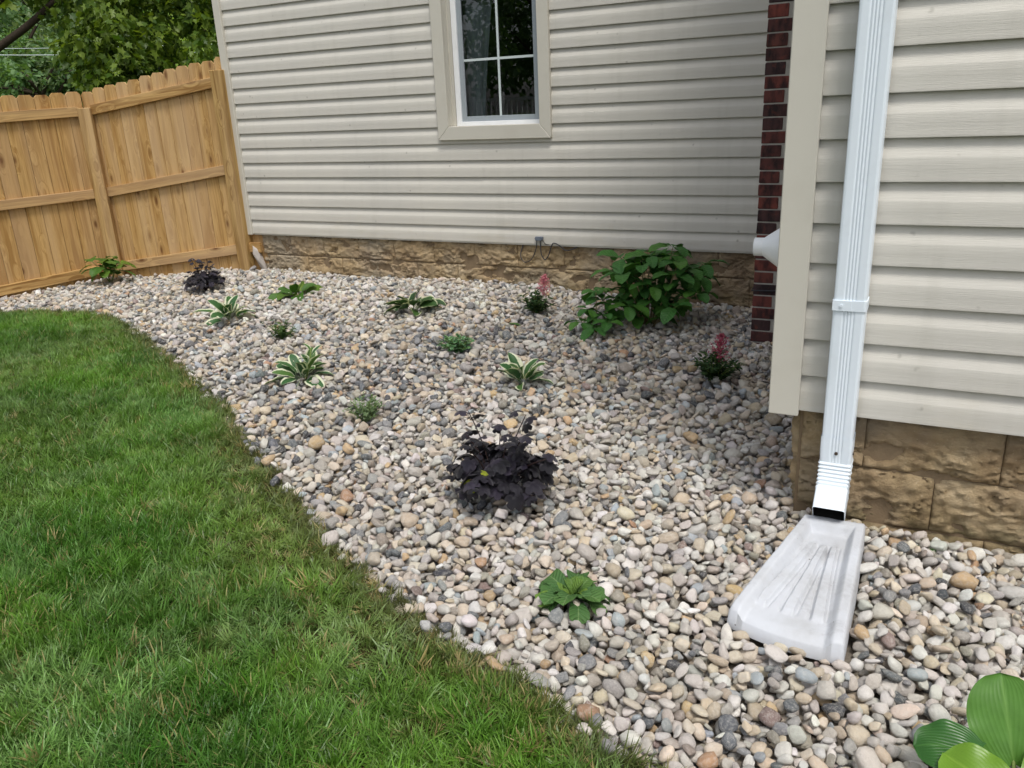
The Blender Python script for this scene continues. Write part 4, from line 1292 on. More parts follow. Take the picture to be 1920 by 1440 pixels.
LM = dict(
    hosta_edge=m_leaf("variegated_hosta_leaf", hexlin(64, 104, 62), edge=hexlin(222, 224, 196), edge_w=0.66, rough=0.42, rndcol=hexlin(112, 142, 60), rnd_amt=0.45, nveins=7, veinbump=0.35, curved=3.5),
    hosta_plain=m_leaf("plain_hosta_leaf", hexlin(74, 112, 44), rough=0.42, rndcol=hexlin(128, 150, 52), rnd_amt=0.5, nveins=7, curved=3.5),
    hosta_dark=m_leaf("dark_edged_hosta_leaf", hexlin(52, 84, 48), edge=hexlin(202, 206, 170), edge_w=0.78, rough=0.42, rndcol=hexlin(90, 118, 52), rnd_amt=0.4, nveins=7, curved=3.5),
    hosta_big=m_leaf("broad_hosta_leaf", hexlin(92, 138, 58), vein=hexlin(118, 160, 80), rough=0.42, spec=0.4, nveins=3.0, curved=8.0, mottling=0.3, veinbump=0.14, side_amt=0.18, trans=0.3),
    hosta_lime=m_leaf("lime_hosta_leaf", hexlin(112, 152, 44), vein=hexlin(136, 172, 62), rough=0.34, spec=0.45, nveins=3.0, curved=8.0, mottling=0.12, veinbump=0.14, side_amt=0.18, trans=0.3),
    hosta_deep=m_leaf("deep_green_hosta_leaf", hexlin(48, 96, 34), vein=hexlin(70, 118, 50), rough=0.32, spec=0.5, nveins=3.0, curved=8.0, mottling=0.2, veinbump=0.3, side_amt=0.3, trans=0.2),
    sage=m_leaf("soft_green_leaf", hexlin(70, 108, 58), tip=hexlin(86, 122, 64), vein=hexlin(128, 154, 100), rough=0.6, spec=0.25, rndcol=hexlin(118, 148, 54), rnd_amt=0.85, nveins=8, veinbump=0.7),
    hydr=m_leaf("hydrangea_leaf", hexlin(66, 116, 52), vein=hexlin(88, 134, 68), rough=0.45, spec=0.35, rndcol=hexlin(96, 140, 54), rnd_amt=0.6, nveins=8, veinbump=0.7),
    dark=m_leaf("purple_black_leaf", hexlin(38, 36, 42), vein=hexlin(72, 68, 80), rough=0.34, spec=0.7, rndcol=hexlin(78, 70, 88), rnd_amt=0.6, nveins=5, trans=0.06, veinbump=0.8),
    lime=m_leaf("young_lime_leaf", hexlin(150, 160, 48), rough=0.5, nveins=5),
    fern=m_leaf("fern_leaf", hexlin(74, 106, 56), rough=0.55, rndcol=hexlin(124, 146, 80), rnd_amt=0.6, attr=True, trans=0.25),
    mint=m_leaf("pale_rounded_leaf", hexlin(92, 140, 88), edge=hexlin(158, 190, 150), edge_w=0.7, rough=0.5, rndcol=hexlin(66, 108, 60), rnd_amt=0.7, attr=True, trans=0.2),
    grey=m_leaf("grey_green_leaf", hexlin(120, 146, 102), rough=0.6, rndcol=hexlin(160, 176, 132), rnd_amt=0.6, attr=True, trans=0.2),
    astilbe=m_leaf("astilbe_leaf", hexlin(44, 76, 40), rough=0.5, rndcol=hexlin(78, 104, 50), rnd_amt=0.6, attr=True, trans=0.2),
    stem=m_plain("green_stem", hexlin(112, 130, 66), 0.6, 0.3, 0.1, hexlin(90, 76, 48), 30.0),
    stem_dark=m_plain("dark_stem", hexlin(52, 38, 36), 0.6, 0.3, 0.1, hexlin(80, 60, 50), 30.0),
    stem_wood=m_plain("woody_stem", hexlin(136, 126, 92), 0.7, 0.2, 0.1, hexlin(96, 80, 56), 30.0),
)


def petal_mat(name, a, b):
    n = NT(name); r = n.N("ShaderNodeAttribute", None, attribute_name="rnd").outputs["Fac"]
    c = n.mix(r, a, b)
    p = n.principled(c, 0.7, None, 0.2); t = n.N("ShaderNodeBsdfTranslucent", {"Color": c}).outputs[0]
    return n.out(n.N("ShaderNodeMixShader", {0: 0.3, 1: p, 2: t}).outputs[0])


LM["pink"] = petal_mat("pink_floret", hexlin(214, 122, 140), hexlin(236, 172, 178))
LM["rose"] = petal_mat("rose_floret", hexlin(166, 62, 92), hexlin(214, 124, 142))


def put_leaf(me, parent, loc, az, pitch=0.0, roll=0.0, s=1.0, name="leaf"):
    """pitch > 0 lifts the leaf"""
    o = link(name, me, parent)
    o.matrix_local = Matrix.Translation(loc) @ Matrix.Rotation(az, 4, 'Z') @ Matrix.Rotation(-pitch, 4, 'Y') @ Matrix.Rotation(roll, 4, 'X') @ Matrix.Diagonal((s, s, s, 1))
    return o


def gz(x, y):
    r0 = int((y - GY0) / RES); c0 = int((x - GX0) / RES)
    return float(HG[max(0, r0 - 8):r0 + 9, max(0, c0 - 8):c0 + 9].mean())


HOSTA = {}


def hosta_set(key, mat, L, W, petiole, up, n=6, fold=0.3, ripple=0.04, sharp=1.0, peak=0.4):
    out = []
    for s in range(n):
        a0 = up + (s / n - .5) * 0.5; a1 = a0 - (0.9 + 0.5 * ((s * 7) % 5) / 5)
        out.append(leaf_mesh("leaf", mat, L, W, a0, a1, fold, petiole, 0.0035, peak, sharp, ripple, side=(((s * 3) % 5) - 2) * 0.12, seed=s))
    return out


def rosette(name, label, cat, x, y, sets, rings, seed, group=None, leafname="leaf", rl=0.6):
    """rings: (count, scale lo, scale hi, extra pitch lo, hi)"""
    r = random.Random(seed)
    t = tag(empty(name, (x, y, gz(x, y) - 0.005)), label, cat, group)
    for (cnt, s0, s1, p0, p1) in rings:
        ph = r.uniform(0, 6.28)
        for k in range(cnt):
            az = ph + 2 * PI * k / cnt + r.uniform(-.28, .28)
            put_leaf(r.choice(sets), t, (0.012 * math.cos(az), 0.012 * math.sin(az), 0.0), az, r.uniform(p0, p1), r.uniform(-rl, rl), r.uniform(s0, s1) * r.uniform(.85, 1.1), leafname)
    return t


hv = hosta_set("v", LM["hosta_edge"], 0.175, 0.088, 0.06, 0.95)
hp = hosta_set("p", LM["hosta_plain"], 0.16, 0.10, 0.06, 0.85)
hd = hosta_set("d", LM["hosta_dark"], 0.165, 0.10, 0.055, 0.9)
HG_ = "hostas planted in the gravel bed"
rosette("hosta", "white-edged hosta spreading low on the gravel right of the far dark purple shrub", "hosta", -4.604, -1.43, hv, [(9, .85, 1.1, -.4, .05), (9, .7, 1.0, 0.1, .7)], 1, HG_)
rosette("hosta", "plain green hosta lying flat near the foundation between fence post and window", "hosta", -4.593, -0.675, hp, [(10, .95, 1.2, -.4, -.1), (8, .7, 1.0, 0, .5)], 2, HG_)
rosette("hosta", "dark green hosta with thin cream edges below the window", "hosta", -3.323, -0.881, hd, [(10, .95, 1.2, -.4, 0), (9, .75, 1.05, .1, .6)], 3, HG_)
t7 = rosette("hosta", "tall white-edged hosta with an upright leafy shoot, nearest the lawn of the white-edged ones", "hosta", -3.094, -2.376, hv, [(8, .75, 1.0, -.45, .05), (11, .7, .98, .2, .85)], 4, HG_)
for k in range(5): put_leaf(hv[k], t7, (0.03 + 0.012 * k, 0.01, 0.05 + 0.028 * k), 0.3 + k * 2.3, 0.35, 0.2, 0.55 - 0.04 * k)
mb = MB(); mb.tube([(0.02, 0, 0), (0.05, 0.01, 0.1), (0.075, 0.015, 0.2)], [0.005, 0.004, 0.003], 7); mb.build("stem", LM["stem"], t7, smooth=True)
rosette("hosta", "upright hosta with white-rimmed green leaves in the middle of the bed above the black shrub", "hosta", -1.871, -2.03, hv, [(5, .6, .85, -.3, .1), (10, .65, .9, .3, .9)], 5, HG_)

# soft green rosette near the lawn
sg = [leaf_mesh("leaf", LM["sage"], 0.118, 0.068, 1.15 + 0.06 * s, -0.45 - 0.16 * s, 0.30, 0.018, 0.006, 0.58, 0.5, 0.05, seed=s, side=(s - 2) * 0.08) for s in range(5)]
rosette("lamb_ear", "fresh green rosette of soft oval leaves left of the splash block", "plant", -0.851, -3.774, sg, [(9, .85, 1.0, -.35, -.1), (8, .75, .95, .05, .3), (7, .6, .75, .35, .6), (6, .4, .55, .6, 1.0)], 6, rl=.3)

# young broad-leaved plant by the fence
t1 = tag(empty("leafy_shrub", (-7.021, -0.564, gz(-7.021, -0.564))), "small bright green leafy plant standing against the fence by the middle post", "plant")
lf = [leaf_mesh("leaf", LM["hosta_plain"], 0.14, 0.10, 0.35 - 0.1 * s, -0.7 - 0.1 * s, 0.15, 0.02, 0.003, 0.42, 1.1, 0.03, seed=20 + s) for s in range(4)]
r = random.Random(31)
for k in range(5):
    az = k * 1.26 + 0.3; top = Vector((0.13 * math.cos(az), 0.13 * math.sin(az), 0.2 + 0.1 * r.random()))
    mb = MB(); mb.tube([(0, 0, 0), tuple(top * 0.55 + Vector((0, 0, 0.02))), tuple(top)], [0.005, 0.004, 0.0025], 6); mb.build("stem", LM["stem"], t1, smooth=True)
    for q_ in range(6): put_leaf(r.choice(lf), t1, top * (0.62 + 0.38 * (q_ // 2) / 2), az + q_ * 1.9 + r.uniform(-.4, .4), r.uniform(-.2, .4), r.uniform(-.3, .3), r.uniform(.8, 1.25))


# hydrangea: stems with whorls of big leaves
def hydrangea():
    t = tag(empty("hydrangea", (-1.619, -0.632, gz(-1.619, -0.632))), "large dark green hydrangea bush with woody stems against the block foundation", "hydrangea")
    hl = [leaf_mesh("leaf", LM["hydr"], 0.145, 0.088, 0.35 - 0.12 * s, -0.65 - 0.14 * s, 0.2, 0.018, 0.003, 0.45, 1.15, 0.035, seed=40 + s, side=(s - 2) * .08) for s in range(5)]
    r = random.Random(5)
    # tip offsets along image-right (x mostly) and height
    tips = [(-0.18, -0.02, .44), (-0.06, 0.08, .40), (0.03, -0.04, .47), (0.13, 0.05, .46), (0.25, 0.02, .38), (0.32, 0.10, .33), (0.20, -0.10, .36), (-0.26, 0.08, .33), (-0.12, -0.14, .36),
            (0.08, -0.16, .30), (-0.26, -0.10, .22), (0.34, -0.04, .24), (0.02, 0.20, .42), (0.30, 0.22, .38), (-0.2, 0.2, .36), (-0.05, -0.24, .18), (0.24, -0.2, .18), (-0.24, -0.22, .2), (.12, .14, .5), (-.12, .05, .46), (.2, -.02, .43), (0.0, -.12, .42)]
    for (x, y, z) in tips:
        tip = Vector((x, y, z)); base = Vector((x * 0.14, y * 0.14, -0.01))
        mid = base.lerp(tip, 0.55) + Vector((r.uniform(-.02, .02), r.uniform(-.02, .02), 0.02))
        pts = smooth_path([base, mid, tip], 5)
        mb = MB(); mb.tube(pts, [0.0055 - 0.003 * k / len(pts) for k in range(len(pts))], 6); mb.build("stem", LM["stem_wood"], t, smooth=True)
        a0 = r.uniform(0, 6.28)
        for k in range(5): put_leaf(r.choice(hl), t, tip, a0 + k * 2 * PI / 5 + r.uniform(-.3, .3), r.uniform(-.15, .45), r.uniform(-.3, .3), r.uniform(.8, 1.18))
        for k in range(6): put_leaf(r.choice(hl), t, base.lerp(tip, 0.42 + 0.2 * (k // 2)) + Vector((0, 0, 0.01)), a0 + 0.7 + k * PI + (k // 2) * 1.5, r.uniform(-.35, .15), r.uniform(-.3, .3), r.uniform(.6, .95))
    t2 = tag(empty("hydrangea", (-1.86, -0.96, gz(-1.86, -0.96))), "low green hydrangea shoot at the left foot of the big bush", "hydrangea")
    for (x, y, z) in [(-0.05, -0.02, .17), (0.05, 0.03, .13), (-0.02, 0.05, .27), (0.03, -0.1, .07), (-.08, -.06, .09), (.1, -.05, .1)]:
        tip = Vector((x, y, z))
        mb = MB(); mb.tube([(0, 0, -0.01), tip * 0.6, tip], [0.004, 0.003, 0.002], 6); mb.build("stem", LM["stem_wood"], t2, smooth=True)
        a0 = r.uniform(0, 6.28)
        for k in range(5): put_leaf(r.choice(hl), t2, tip, a0 + k * 2 * PI / 5, r.uniform(-.1, .4), r.uniform(-.3, .3), r.uniform(.6, .95))


hydrangea()


# dark lobed-leaf shrubs
def dark_shrub(x, y, scale, label, seed, lime=False):
    t = tag(empty("dark_shrub", (x, y, gz(x, y))), label, "shrub", "dark purple shrubs in the gravel bed")
    lm = [lobed_mesh("leaf", LM["dark"], 0.037, 5, s, 0.5) for s in range(4)]
    r = random.Random(seed)
    stems = 21
    for k in range(stems):
        az = 2 * PI * k / stems + r.uniform(-.3, .3)
        tall = k % 3 == 0
        rad = (r.uniform(.07, .16) if tall else r.uniform(0.10, 0.22)) * scale; zt = (r.uniform(.23, .35) if tall else r.uniform(.06, .2)) * scale
        tip = Vector((rad * math.cos(az) * 1.0, rad * math.sin(az), zt))
        pts = smooth_path([Vector((0, 0, -0.01)), tip * 0.5 + Vector((0, 0, 0.04 * scale)), tip], 4)
        mb = MB(); mb.tube(pts, [0.0035 - 0.002 * q_ / len(pts) for q_ in range(len(pts))], 6); mb.build("stem", LM["stem_dark"], t, smooth=True)
        nl = 4 if tall else 7
        for q_ in range(nl):
            f = (0.7 if tall else 0.45) + (0.3 if tall else 0.55) * q_ / (nl - 1)
            c = pts[min(len(pts) - 1, int(f * (len(pts) - 1)))]
            side = Vector((r.uniform(-1, 1), r.uniform(-1, 1), r.uniform(-.2, .5))) * 0.035 * scale
            put_leaf(r.choice(lm), t, c + side, r.uniform(0, 6.28), r.uniform(-.6, .3), r.uniform(-.5, .5), scale * (r.uniform(.6, .9) if tall else r.uniform(.7, 1.15)))
    for k in range(95):                                 # low dome
        az = r.uniform(0, 6.28); rd = r.uniform(0.03, 0.19) * scale; zc = (0.19 * math.sqrt(max(0, 1 - (rd / 0.22 / scale) ** 2)) * r.uniform(.55, 1.0) + 0.015) * scale
        put_leaf(r.choice(lm), t, Vector((rd * math.cos(az), rd * math.sin(az), zc)), az + r.uniform(-.6, .6), r.uniform(-.9, .1), r.uniform(-.5, .5), scale * r.uniform(.75, 1.15))
    if lime:
        ll = lobed_mesh("leaf", LM["lime"], 0.020, 5, 9, 0.4)
        for k, (dx, dy, dz) in enumerate([(-.03, -.17, .16), (-.015, -.185, .135), (.02, -.15, .19), (-.045, -.18, .15)]):
            o = put_leaf(ll, t, Vector((dx, dy, dz)), -1.5 + k, -.3, .2, .9)
            if k == 0: o["label"] = "yellow-green young leaf"
    return t


dark_shrub(-1.367, -3.27, 1.08, "black-purple lobed-leaf shrub in the middle of the gravel with a spot of yellow-green", 3, True)
dark_shrub(-5.514, -0.78, 0.84, "black-purple shrub at the far end of the bed in front of the right fence post", 8)


# small plants whose leaves cannot be told apart
def leaf_cloud(name, mat, pts, dirs, L, W, seed, parent, rolls=1.0):
    """many small pointed leaves as one foliage mesh: pts (n,3), dirs (n,3) unit"""
    r = np.random.default_rng(seed); n = len(pts)
    dirs = dirs / np.linalg.norm(dirs, axis=1)[:, None]
    sd_ = np.cross(dirs, np.array([0, 0, 1.0]) + r.normal(0, 0.3 * rolls, (n, 3))); sd_ /= np.linalg.norm(sd_, axis=1)[:, None] + 1e-9
    nn = np.cross(sd_, dirs)
    Ls = L * r.uniform(0.7, 1.25, n)[:, None]; Ws = W * r.uniform(0.75, 1.2, n)[:, None]
    tm = [(0, 0, 0, 0.5, 0), (0.3, -0.42, 0.05, 0, 0.3), (0.3, 0.42, 0.05, 1, 0.3), (0.68, -0.36, -0.02, 0, .68), (0.68, 0.36, -0.02, 1, .68), (1, 0, -0.14, 0.5, 1), (0.32, 0, -0.04, .5, .32), (0.7, 0, -0.10, .5, .7)]
    V = np.stack([pts + dirs * (a * Ls) + sd_ * (b * Ws) + nn * (c * Ls) for a, b, c, _, _ in tm], 1).reshape(-1, 3)
    uv = np.tile(np.array([(u, v) for *_, u, v in tm]), (n, 1))
    Fb = np.array([(0, 6, 1, 1), (0, 2, 6, 6), (1, 6, 7, 3), (6, 2, 4, 7), (3, 7, 5, 5), (7, 4, 5, 5)])
    tri = np.array([(0, 6, 1), (0, 2, 6), (1, 6, 7), (1, 7, 3), (6, 2, 4), (6, 4, 7), (3, 7, 5), (7, 4, 5)])
    F = (np.arange(n)[:, None, None] * 8 + tri[None]).reshape(-1, 3)
    me = np_mesh(name, V, F, mat, True, uv, np.repeat(r.random(n), 8))
    return link(name, me, parent)


def sprig_plant(name, label, x, y, mat, stems, rad, hgt, per, L, W, seed, stem_mat, cat="plant", up=0.3):
    r = np.random.default_rng(seed)
    t = tag(empty(name, (x, y, gz(x, y))), label, cat)
    mb = MB(); P = []; D = []
    for k in range(stems):
        az = r.uniform(0, 2 * PI); rr = rad * math.sqrt(r.random()); tip = np.array([rr * math.cos(az), rr * math.sin(az), hgt * r.uniform(.55, 1.0) * (1 - 0.45 * (rr / rad) ** 2)])
        mb.tube([(0, 0, -0.01), tuple(tip * 0.5 + [0, 0, 0.01]), tuple(tip)], [0.002, 0.0016, 0.001], 5)
        for q_ in range(per):
            f = 0.25 + 0.75 * q_ / per
            P.append(tip * f + r.normal(0, 0.004, 3)); a2 = r.uniform(0, 2 * PI)
            D.append((math.cos(a2), math.sin(a2), up + r.normal(0, 0.3)))
    mb.build("stems", stem_mat, t, smooth=True)
    leaf_cloud("foliage", mat, np.array(P), np.array(D), L, W, seed + 1, t)
    return t


sprig_plant("feathery_plant", "tiny dark feathery plant left of the tall white-edged hosta", -3.804, -1.745, LM["fern"], 22, 0.10, 0.15, 18, 0.028, 0.012, 3, LM["stem"])
sprig_plant("creeping_plant", "small mound of pale rounded leaves in the centre of the bed", -2.518, -1.636, LM["mint"], 46, 0.125, 0.13, 8, 0.030, 0.028, 5, LM["stem"])
sprig_plant("spiky_plant", "small grey-green upright plant with tiny leaves near the lawn edge of the bed", -2.378, -2.758, LM["grey"], 22, 0.10, 0.16, 20, 0.024, 0.011, 7, LM["stem"], up=0.7)


def astilbe(x, y, label, pm, seed, plume, spread):
    t = sprig_plant("astilbe", label, x, y, LM["astilbe"], 30, spread, 0.2, 16, 0.038, 0.019, seed, LM["stem"], "astilbe")
    t["group"] = "astilbes in the gravel bed"
    r = np.random.default_rng(seed + 9)
    (dx, dy, z0, z1, wd) = plume
    mb = MB(); mb.tube([(0, 0, 0), (dx * 0.6, dy, z0 * 0.7), (dx, dy, z0), (dx * 1.25, dy, z1)], [0.0025, 0.002, 0.002, 0.001], 6); mb.build("flower_stem", LM["stem"], t, smooth=True)
    P = []; D = []
    for k in range(30):                                # side branches of the plume
        f = k / 30; zz = z0 + (z1 - z0) * f; az = k * 2.4; ln = wd * (1 - f) ** 0.8 * r.uniform(.7, 1.15) + 0.006
        for q_ in range(26):
            g = (q_ + 1) / 26
            P.append((dx * (1 + 0.25 * f) + ln * g * math.cos(az), dy + ln * g * math.sin(az), zz + ln * g * 0.75 + r.normal(0, .002)))
            D.append(r.normal(0, 1, 3) + [0, 0, .4])
    leaf_cloud("flower_plume", pm, np.array(P), np.array(D), 0.012, 0.007, seed + 2, t)
    return t


astilbe(-2.414, -0.673, "light pink astilbe plume over ferny leaves in front of the foundation left of the hydrangea", LM["pink"], 21, (0.05, 0.0, 0.13, 0.275, 0.062), 0.15)
astilbe(-0.927, -1.661, "deep rose astilbe plume over dark ferny leaves near the wing's corner trim", LM["rose"], 25, (0.02, 0.0, 0.11, 0.265, 0.07), 0.15)

# stray leaves on the gravel
one = leaf_mesh("weed_leaf", LM["hosta_plain"], 0.10, 0.042, 0.25, -0.35, 0.25, 0.0, 0.003, 0.5, 1.0, 0.0, seed=3)
tag(link("weed_leaf", one, None, loc=(-2.49, -1.0, gz(-2.49, -1.0) + 0.012), rot=(0, 0, 0.15)), "single pale green leaf lying on the gravel below the light pink astilbe", "leaf")
lf = [leaf_mesh("leaf", LM["hydr"], 0.06, 0.035, 0.4, -0.5, 0.2, 0.0, 0.002, 0.45, 1.0, 0.0, seed=4)]
rosette("seedling", "tiny green seedling above the dark feathery plant", "seedling", -4.266, -1.408, lf, [(4, .7, 1.0, -.2, .4)], 13)
rosette("seedling", "tiny green weed sprouting where the gravel meets the right-hand foundation", "seedling", 0.105, -3.035, lf, [(4, .4, .6, -.1, .5)], 14)

# big hosta at the bottom right corner
t16 = tag(empty("hosta", (0.285, -4.12, gz(0.285, -4.12))), "broad-leaved light green hosta at the bottom right corner of the bed", "hosta", HG_)


def broad(mat, L, W, pts3, seed, fold=0.12, cup=0.0, bend=0.5, droop=0.25):
    """pts3: (attach point, tip point, approximate leaf normal) in world space"""
    me = leaf_mesh("leaf", mat, L, W, droop, -bend + droop, fold, 0.0, 0.03, 0.36, 0.80, 0.03, nu=22, nv=14, seed=seed, cup=cup, heart=0.13, wave=0.03)
    A, T, Nn = (Vector(p) for p in pts3)
    d = (T - A).normalized(); s = Nn.cross(d).normalized(); n_ = d.cross(s).normalized()
    o = link("leaf", me, t16)
    loc = A - t16.location
    o.matrix_local = Matrix.Translation(loc) @ Matrix((d, s, n_)).transposed().to_4x4()
    mb = MB(); B0 = Vector((0.0, 0.0, 0.0)); mid = B0.lerp(loc, 0.55) + Vector((0, 0, 0.012))
    pts = smooth_path([B0, mid, loc + d * 0.01], 5)
    mb.tube(pts, [0.0065 - 0.003 * k / len(pts) for k in range(len(pts))], 8); mb.build("petiole", LM["stem"], t16, smooth=True)


broad(LM["hosta_big"], 0.185, 0.150, ((0.284, -4.055, 0.055), (0.246, -3.965, 0.200), (-0.15, -0.75, 0.62)), 1, 0.10)
broad(LM["hosta_deep"], 0.135, 0.118, ((0.218, -4.085, 0.082), (0.110, -4.108, 0.088), (-0.10, -0.28, 0.9)), 2, 0.05, bend=0.9, droop=0.35)
broad(LM["hosta_lime"], 0.150, 0.120, ((0.272, -4.20, 0.068), (0.188, -4.155, 0.090), (-0.05, -0.45, 0.85)), 3, 0.10, bend=0.7, droop=0.3)
broad(LM["hosta_lime"], 0.12, 0.09, ((0.315, -4.10, 0.06), (0.37, -4.03, 0.10), (0.1, -0.5, 0.85)), 4, 0.10)
broad(LM["hosta_big"], 0.15, 0.12, ((0.33, -4.17, 0.09), (0.44, -4.24, 0.12), (0.2, -0.3, 0.9)), 5, 0.10, bend=0.8)
broad(LM["hosta_big"], 0.15, 0.12, ((0.26, -4.18, 0.07), (0.24, -4.31, 0.10), (-0.1, -0.4, 0.9)), 6, 0.10, bend=0.8)

# ------------------------------------------------------------------ trees beyond the fence
def maple_template():
    """five-pointed leaf in the unit square, folded a little along the midrib"""
    pts = [(0, 0), (0.10, -0.30), (0.02, -0.40), (0.34, -0.27), (0.66, -0.42), (0.66, -0.19), (1.1, 0.0), (0.66, 0.19), (0.66, 0.42), (0.34, 0.27), (0.02, 0.40), (0.10, 0.30)]
    V = [(0.38, 0, -0.05)] + [(x, y, 0.10 * abs(y) - 0.12 * x * x) for x, y in pts]
    return np.array(V), np.array([(0, 1 + (k + 1) % 12, 1 + k) for k in range(12)])[:, ::-1]


def oval_template():
    pts = [(0, 0), (0.3, -0.27), (0.7, -0.22), (1, 0), (0.7, 0.22), (0.3, 0.27)]
    V = [(0.45, 0, -0.05)] + [(x, y, 0.12 * abs(y) - 0.1 * x * x) for x, y in pts]
    return np.array(V), np.array([(0, 1 + (k + 1) % 6, 1 + k) for k in range(6)])[:, ::-1]


def m_tree(name, a, b, trans=0.3):
    n = NT(name); r = n.N("ShaderNodeAttribute", None, attribute_name="rnd").outputs["Fac"]
    c = n.mix(r, a, b)
    p = n.principled(c, 0.45, None, 0.35); t = n.N("ShaderNodeBsdfTranslucent", {"Color": n.mix(1.0, c, (1.0, 1.0, 0.4), 'MULTIPLY')}).outputs[0]
    return n.out(n.N("ShaderNodeMixShader", {0: trans, 1: p, 2: t}).outputs[0])


def crown(name, clumps, n, size, tmpl, mat, seed, parent, droop=0.5):
    """clumps: (x,y,z,rx,ry,rz); leaves gather on twigs inside each clump"""
    r = np.random.default_rng(seed)
    C = np.array(clumps, float); w = (C[:, 3] * C[:, 4] * C[:, 5]) ** 0.67; w /= w.sum()
    ntw = max(1, n // 9)
    k = r.choice(len(C), ntw, p=w)
    d = r.normal(size=(ntw, 3)); d /= np.linalg.norm(d, axis=1)[:, None]
    rad = r.random(ntw) ** 0.4
    tw = C[k, :3] + d * C[k, 3:] * rad[:, None]
    td = d * [1, 1, 0.3] + [0, 0, -droop]; td /= np.linalg.norm(td, axis=1)[:, None]
    P = []; D = []
    for q_ in range(9):
        P.append(tw + td * size * (q_ * 0.28 - 0.6) + r.normal(0, size * 0.4, (ntw, 3)))
        dd_ = td + r.normal(0, 0.75, (ntw, 3)) + [0, 0, -0.25 * droop]; D.append(dd_ / np.linalg.norm(dd_, axis=1)[:, None])
    P = np.concatenate(P); D = np.concatenate(D); m = len(P)
    S = np.cross(D, np.array([0, 0, 1.0]) + r.normal(0, 0.45, (m, 3))); S /= np.linalg.norm(S, axis=1)[:, None] + 1e-9
    Nn = np.cross(S, D); flip = np.where(Nn[:, 2] < 0, -1, 1)[:, None]; Nn = Nn * flip; S = S * flip
    T, F = tmpl
    sz = size * r.uniform(0.65, 1.25, m)[:, None]
    V = np.stack([P + D * (a * sz) + S * (b * sz) + Nn * (c * sz) for a, b, c in T], 1).reshape(-1, 3)
    FF = (np.arange(m)[:, None, None] * len(T) + F[None]).reshape(-1, 3)
    return link(name, np_mesh(name, V, FF, mat, False, None, np.repeat(r.random(m), len(T))), parent)


def limb(mb, a, b, r0, r1, sag=0.0, wob=0.06, seed=0):
    r = random.Random(seed); a, b = Vector(a), Vector(b)
    pts = [a, a.lerp(b, .33) + Vector((r.uniform(-wob, wob), r.uniform(-wob, wob), sag * .7)), a.lerp(b, .66) + Vector((r.uniform(-wob, wob), r.uniform(-wob, wob), sag)), b]
    pts = smooth_path(pts, 4)
    mb.tube(pts, [r0 + (r1 - r0) * k / (len(pts) - 1) for k in range(len(pts))], 10)


def tree(label, base, trunk_h, r0, clumps, n, size, tmpl, mat, seed, extra=None, droop=0.4, name="tree", limbs=None):
    base = Vector(base)
    t = tag(empty(name, base), label, "tree", "trees beyond the fence")
    off = -base
    mb = MB(); topz = base + Vector((0.2, 0.1, trunk_h))
    limb(mb, base - Vector((0, 0, .3)), topz, r0, r0 * 0.62, 0, 0.15, seed)
    for k, c in enumerate(limbs if limbs is not None else clumps[:14]): limb(mb, topz - Vector((0, 0, trunk_h * 0.12 * (k % 4))), Vector(c[:3]), r0 * 0.34, 0.012, 0.2, 0.2, seed + k)
    for e in (extra or []): limb(mb, *e)
    o = mb.build("trunk", M["bark"], t, smooth=True); o.location = off
    c = crown("crown", clumps, n, size, tmpl, mat, seed, t, droop); c.location = off
    return t


MT = maple_template(); OT = oval_template()
TM = dict(maple=m_tree("maple_leaf", hexlin(62, 92, 30), hexlin(124, 146, 54), 0.45), dark=m_tree("dark_leaf", hexlin(80, 116, 68), hexlin(128, 160, 104), 0.5),
          light=m_tree("light_leaf", hexlin(128, 168, 66), hexlin(186, 208, 118), 0.45), blue=m_tree("bluish_leaf", hexlin(100, 128, 84), hexlin(156, 176, 130), 0.4))  # blue: distance haze put into the leaf colour
rr_ = random.Random(77)


def clump(px, py, d, r, rz=None):
    p = at(px, py, d); return (p.x, p.y, p.z, r, r, rz or r)


mc = []
for (px, py, d, r_, rz) in [(150, 10, 10.5, .4, .4), (170, 55, 10.2, .42, .45), (190, 90, 10.0, .45, .5), (215, 125, 10.0, .36, .38), (240, 60, 10.4, .55, .5), (285, 85, 10.5, .45, .45), (255, 120, 10.2, .4, .35), (300, 30, 11, .5, .45),
                            (352, 20, 10.6, .3, .3), (385, 62, 10.2, .2, .24), (385, 15, 10.6, .3, .3), (200, 20, 11, .6, .5), (150, 85, 10.3, .22, .25), (5, -5, 9.6, .2, .2), (60, -110, 10, .5, .4), (270, 140, 10.6, .3, .25), (210, 155, 10.1, .2, .25),
                            (160, -60, 10.6, .9, .6), (300, -60, 11, 1.0, .7), (420, -60, 11, 1.0, .7), (100, -200, 11, 1.5, 1), (300, -220, 11.5, 1.6, 1), (-150, -100, 10.5, 1.2, .7), (-300, -220, 11, 1.6, 1.1), (500, -260, 12, 1.7, 1.2), (170, 125, 10.2, .22, .2), (385, 95, 10, .2, .18)]:
    mc.append(clump(px, py, d, r_, rz))
mb_base = at(-190, 330, 11.5)
tree("big dark maple whose drooping leafy branch hangs over the fence", (mb_base.x, mb_base.y, -0.16), 3.4, 0.26, mc, 24000, 0.10, MT, TM["maple"], 3,
     [((*at(-60, 130, 10.6)[:],), (*at(105, 0, 10.4)[:],), 0.055, 0.038, -0.02, 0.02, 5), ((*at(-190, 170, 11.2)[:],), (*at(-60, 130, 10.6)[:],), 0.07, 0.055, 0.0, 0.02, 6), ((*at(105, 0, 10.4)[:],), (*at(200, -190, 11)[:],), 0.038, 0.02, 0, 0.02, 7)], 0.9, "maple_tree", mc[-9:-2])


